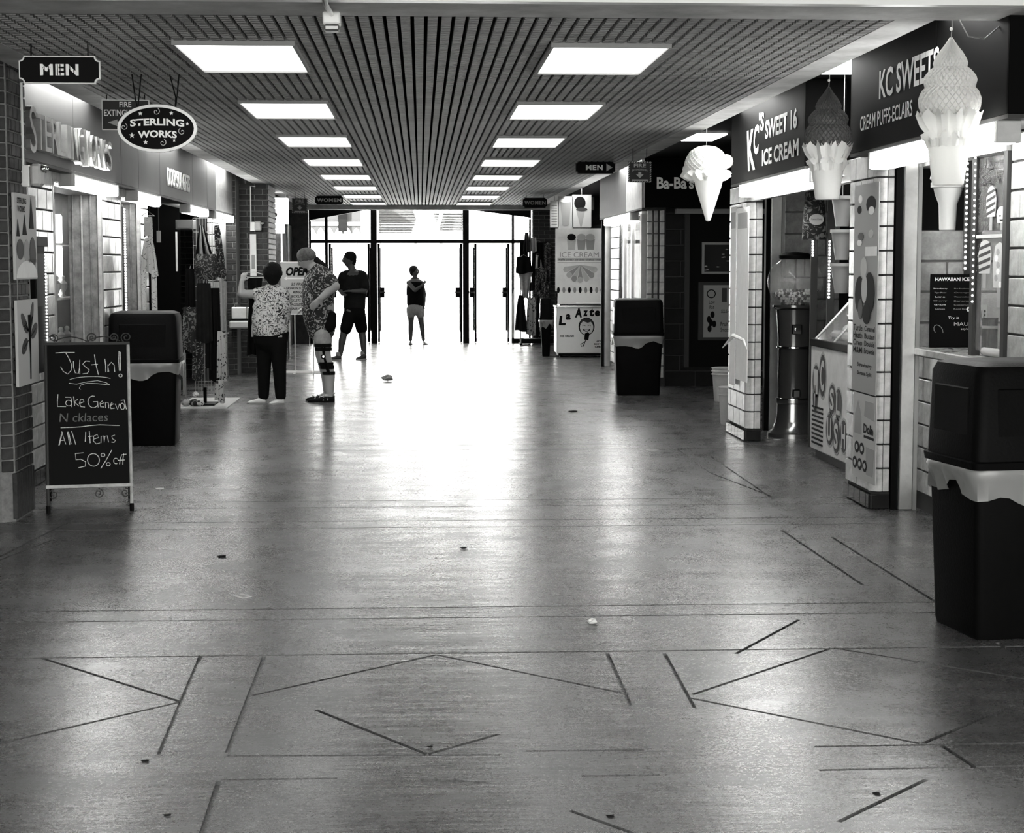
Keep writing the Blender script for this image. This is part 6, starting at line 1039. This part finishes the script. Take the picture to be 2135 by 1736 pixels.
# --- large man with bandana, leaf-print shirt and knee brace, facing left
def bigman(t, p, k):
    b = MB(); c = p(644, 541, 0); f_, s_, up = head(b, c, .103, (-1, -.12, 0), R(-22)); b.cap(p(652, 553, 0), .07, p(664, 572, 0), .085)
    b.cap(p(667, 585, 0), .15, p(665, 640, 0), .19, 16, 1.05, (0, 1, 0)); b.cap(p(665, 640, 0), .18, p(672, 668, 0), .15)
    for dy, hx, kx, ax in ((-.09, 672, 677, 688), (.1, 670, 671, 680)): b.cap(p(hx, 690, dy), .095, p(kx, 738, dy), .08); b.cap(p(kx, 738, dy), .078, p(ax, 780, dy), .066); b.cap(p(ax, 780, dy), .066, p(ax + 1, 815, dy), .046); b.cap(p(ax + 3, 824, dy), .042, p(ax - 16, 830, dy), .034)
    sh = p(683, 583, -.16); el = p(702, 596, -.24); wr = p(674, 620, -.26); b.cap(sh, .078, el, .06); b.cap(el, .058, wr, .036); hand(b, wr, p(661, 633, -.24) - wr, V((0, -1, .1)), 1.15, .35, -1)
    s2 = p(672, 586, .18); e2 = p(655, 622, .26); w2 = p(645, 640, .2); b.cap(s2, .07, e2, .05); b.cap(e2, .05, w2, .034); hand(b, w2, V((-.8, -.3, -.2)), V((0, 0, 1)), 1.1, .6)
    remeshed(b, 'body', 'skin', t, .009, 3); eyes(t, c, .103, f_, s_, up)
    g = MB()
    for sg in (-1, 1): g.ring(Fr(c + (f_ * 1.04 + s_ * sg * .34 + up * .04) * .103, s_, up), 0, 0, .022, .017, .004, 0, .004, 16)
    g.tube([c + (f_ * 1.05 + s_ * -.6 + up * .08) * .103, c + (s_ * -.88 + up * .12) * .103], .003, 5); g.build('glasses', 'chrome', t)['kind'] = 'stuff'
    bn = MB(); bn.ball(c - f_ * .008 + up * .045, .109, 18, (1.03, .98, .85)); remeshed(bn, 'bandana', 'bandana', t, .009, 2); MB().ring(Fr(c + up * .03, f_, s_), 0, 0, .103, .09, .008, -.012, .012, 24).build('bandana_band', 'bandana', t)
    h_ = MB(); q = c - f_ * .085 + up * -.0; h_.cap(q + f_ * .03 - up * .03, .062, q - up * .05, .05)
    for a_, b_, r0, r1 in (((660, 545), (672, 548), .04, .035), ((672, 548), (682, 560), .035, .034), ((682, 560), (688, 574), .034, .028), ((688, 574), (692, 582), .026, .01)): h_.cap(p(*a_), r0, p(*b_), r1)
    h_.cap(c + f_ * .06 - up * .1, .035, c - up * .075, .045); remeshed(h_, 'hair', 'hair', t, .009, 3)
    s = MB(); s.cap(p(664, 568, 0), .11, p(668, 592, 0), .185, 18, 1.0); s.cap(p(668, 592, 0), .19, p(664, 640, 0), .185, 18, 1.1, (0, 1, 0)); s.cap(p(664, 640, 0), .185, p(668, 668, 0), .178, 18, 1.08, (0, 1, 0)); s.cap(p(668, 668, 0), .175, p(671, 684, 0), .165, 18, 1.1, (0, 1, 0)); s.cap(p(674, 574, -.12), .11, p(692, 588, -.2), .1); s.cap(p(672, 576, .12), .1, p(668, 604, .22), .09); remeshed(s, 'shirt', 'aloha', t, .013, 3)
    tr = MB(); tr.cap(p(672, 664, 0), .14, p(673, 678, 0), .135, 18, 1.0)
    for dy in (-.09, .1): tr.cap(p(671, 680, dy * .8), .105, p(675, 709, dy), .1)
    remeshed(tr, 'shorts', 'khaki', t, .012, 3)
    pc = MB(); pc.cap(p(694, 658, -.1), .06, p(690, 678, -.1), .075, 12, 1.4, (0, 1, 0)); remeshed(pc, 'hip_pouch', 'cloth_b', t, .012, 3)
    for dy, kx, ax in ((-.09, 677, 688),):
        for py_, r_ in ((718, .1), (726, .098), (757, .082), (764, .08), (776, .073)): cpt = p(kx + (py_ - 738) / 42 * (ax - kx) * (1 if py_ > 738 else .3), py_, dy); MB().lathe(cpt, [(r_ - .005, -.02), (r_, -.018), (r_, .018), (r_ - .005, .02)], 20).build('brace_strap', 'cloth_b', t, smooth=True)
        for sd in (-1, 1): MB().tube([p(kx + sd * 3, 716, dy - .085), p(kx + 1, 740, dy - .092), p(ax + sd * 2, 778, dy - .075)], .012, 6).build('brace_bar', 'black', t)
        MB().tube([p(kx, 741, dy - .085), p(kx, 741, dy - .11)], .028, 12).build('brace_hinge', 'black', t); MB().tube([p(kx, 741, dy - .11), p(kx, 741, dy - .114)], .012, 10).build('brace_hinge', 'chrome', t)
    for dy, hx in ((-.09, 699), (.1, 692)):
        a = p(hx, 834, dy); a.z = 0; shoe(t, 'sandal', 'cloth_d', a, a + V((-.3, -.02, 0)), .05, .075, 'black')
        for i in range(4): q = a + V((-.08 - i * .05, 0, .05 - i * .006)); MB().tube([q + V((0, -.05, -.03)), q + V((.01, -.03, .025)), q + V((.01, .03, .025)), q + V((0, .05, -.03))], .007, 6).build('sandal_strap', 'greyprint', t)
        MB().tube([a + V((-.02, -.04, .08)), a + V((-.0, 0, .1)), a + V((-.02, .04, .08))], .008, 6).build('sandal_strap', 'greyprint', t)
figure(19.65, 676, 836, 'large man in bandana, leaf-print shirt, shorts and a black knee brace, hand on hip', bigman)
# --- man walking, dark polo and shorts, looking left
def walker(t, p, k):
    b = MB(); c = p(730, 540, 0); f_, s_, up = head(b, c, .105, (-1, -.1, 0), R(-3)); b.cap(p(733, 552, 0), .06, p(737, 566, 0), .065)
    b.cap(p(739, 578, 0), .14, p(741, 612, 0), .145, 16, 1.25); b.cap(p(741, 612, 0), .14, p(740, 645, 0), .14, 16, 1.15)
    for hx, kx, ax, dy in ((732, 718, 710, -.1), (748, 755, 759, .12)): b.cap(p(hx, 650, dy * .5), .1, p(kx, 693, dy), .068); b.cap(p(kx, 693, dy), .062, p((kx + ax) / 2, 710, dy), .062); b.cap(p((kx + ax) / 2, 710, dy), .06, p(ax, 738, dy), .04)
    sh = p(759, 578, -.05); el = p(762, 605, -.14); wr = p(738, 605, -.24); b.cap(sh, .062, el, .048); b.cap(el, .046, wr, .03); hand(b, wr, V((-1, -.1, .05)), V((0, -.3, 1)), 1, .3)
    s2 = p(716, 578, -.02); e2 = p(709, 602, .1); w2 = p(716, 612, -.1); b.cap(s2, .06, e2, .046); b.cap(e2, .045, w2, .03); hand(b, w2, V((.3, -1, .1)), V((0, 0, 1)), 1, .6, -1)
    remeshed(b, 'body', 'skind', t, .01, 3); eyes(t, c, .105, f_, s_, up); h_ = MB(); h_.ball(c - f_ * .018 + up * .04, .108, 16, (1, .92, .95)); h_.cap(c - f_ * .05 - up * .02, .07, c - f_ * .05 - up * .05, .06); remeshed(h_, 'hair', 'hair', t, .01, 2)
    s = MB(); s.cap(p(737, 568, 0), .08, p(738, 580, 0), .15, 16, 1.3); s.cap(p(739, 580, 0), .145, p(741, 612, 0), .15, 18, 1.32); s.cap(p(741, 612, 0), .15, p(740, 640, 0), .15, 18, 1.2); s.cap(p(756, 575, -.02), .1, p(762, 596, -.1), .085); s.cap(p(719, 576, 0), .1, p(712, 594, .05), .085); s.cap(p(724, 572, 0), .085, p(752, 572, 0), .085); remeshed(s, 'polo_shirt', 'cloth_d', t, .012, 3)
    MB().tube([p(731, 566, -.05), p(735, 570, -.1), p(740, 566, -.06)], .012, 6).build('collar', 'cloth_d', t)
    tr = MB(); tr.cap(p(740, 640, 0), .15, p(740, 652, 0), .155, 18, 1.15)
    for hx, kx, dy in ((730, 722, -.1), (749, 754, .12)): tr.cap(p(hx, 656, dy * .5), .115, p(kx, 684, dy), .1)
    remeshed(tr, 'shorts', 'cloth_b', t, .012, 3)
    for hx, dx, dy in ((712, -.22, -.1), (762, -.14, .12)):
        a = p(hx, 748, dy); a.z = 0; shoe(t, 'shoe', 'shoe_d', a, a + V((dx, -.16 if dx > -.2 else -.05, 0)), .05, .085, 'midprint'); MB().lathe(a + V((-.04, 0, 0)), [(.045, .07), (.047, .08), (.043, .13), (.04, .135)], 14).build('sock', 'khaki', t, smooth=True)
figure(28.0, 737, 750, 'man in a dark polo shirt and dark shorts walking in front of the doors', walker)
p = atY(729, 603, 27.73); solo(MB().box(p.x - .06, p.x + .0, 27.68, 27.76, p.z + .005, p.z + .02), 'phone', 'black', 'small dark phone lying in the hand of the man in the polo shirt', 'phone', bevel=.003)
# --- child-sized figure in front of the open doors
def small(t, p, k):
    b = MB(); c = p(865, 565, 0); f_, s_, up = head(b, c, .088, (.9, -.35, 0)); b.cap(p(865, 572, 0), .045, p(866, 582, 0), .05)
    b.cap(p(866, 588, 0), .1, p(866, 612, 0), .105, 16, 1.4); b.cap(p(866, 612, 0), .105, p(866, 636, 0), .12, 16, 1.15)
    for hx, kx, ax, dy in ((858, 857, 856, 0), (874, 879, 883, 0)): b.cap(p(hx, 640, dy), .085, p(kx, 672, dy), .056); b.cap(p(kx, 672, dy), .052, p((kx + ax) / 2, 686, dy), .054); b.cap(p((kx + ax) / 2, 686, dy), .052, p(ax, 708, dy), .034)
    sh = p(851, 588, 0); el = p(849, 606, .1); wr = p(846, 612, -.02); sh = p(852, 588, -.04); el = p(866, 604, -.18); wr = p(880, 594, -.2); b.cap(sh, .045, el, .036); b.cap(el, .036, wr, .024); hand(b, wr, V((.6, .1, .7)), V((0, -1, 0)), .85, .5)
    s2 = p(880, 588, 0); e2 = p(886, 612, .06); w2 = p(885, 636, 0); b.cap(s2, .042, e2, .035); b.cap(e2, .034, w2, .023); hand(b, w2, V((.1, 0, -1)), V((1, 0, 0)), .85, .4)
    remeshed(b, 'body', 'skind', t, .009, 3); eyes(t, c, .088, f_, s_, up); h_ = MB(); h_.ball(c - f_ * .02 + up * .032, .093, 16, (1, .95, 1)); h_.cap(c - f_ * .045 - up * .02, .06, c - f_ * .04 - up * .04, .05); remeshed(h_, 'hair', 'hair', t, .009, 2)
    s = MB(); s.cap(p(866, 583, 0), .07, p(866, 592, 0), .11, 16, 1.4); s.cap(p(866, 592, 0), .112, p(866, 612, 0), .118, 16, 1.48); s.cap(p(866, 612, 0), .118, p(867, 630, 0), .128, 16, 1.38); remeshed(s, 'sleeveless_top', 'cloth_b', t, .012, 3)
    tr = MB(); tr.cap(p(866, 636, 0), .125, p(866, 644, 0), .125, 16, 1.2)
    for hx, kx in ((857, 857), (875, 877)): tr.cap(p(hx, 644, 0), .092, p(kx, 656, 0), .082)
    remeshed(tr, 'shorts', 'khaki', t, .011, 2)
    for hx, dx in ((856, 0), (884, .05)): a = p(hx, 716, .03); a.z = 0; shoe(t, 'shoe', 'shoe_d', a, a + V((dx, -.17, 0)), .038, .06, 'black')
figure(33.4, 868, 718, 'short-haired slim person in a dark sleeveless top standing before the open doors', small)
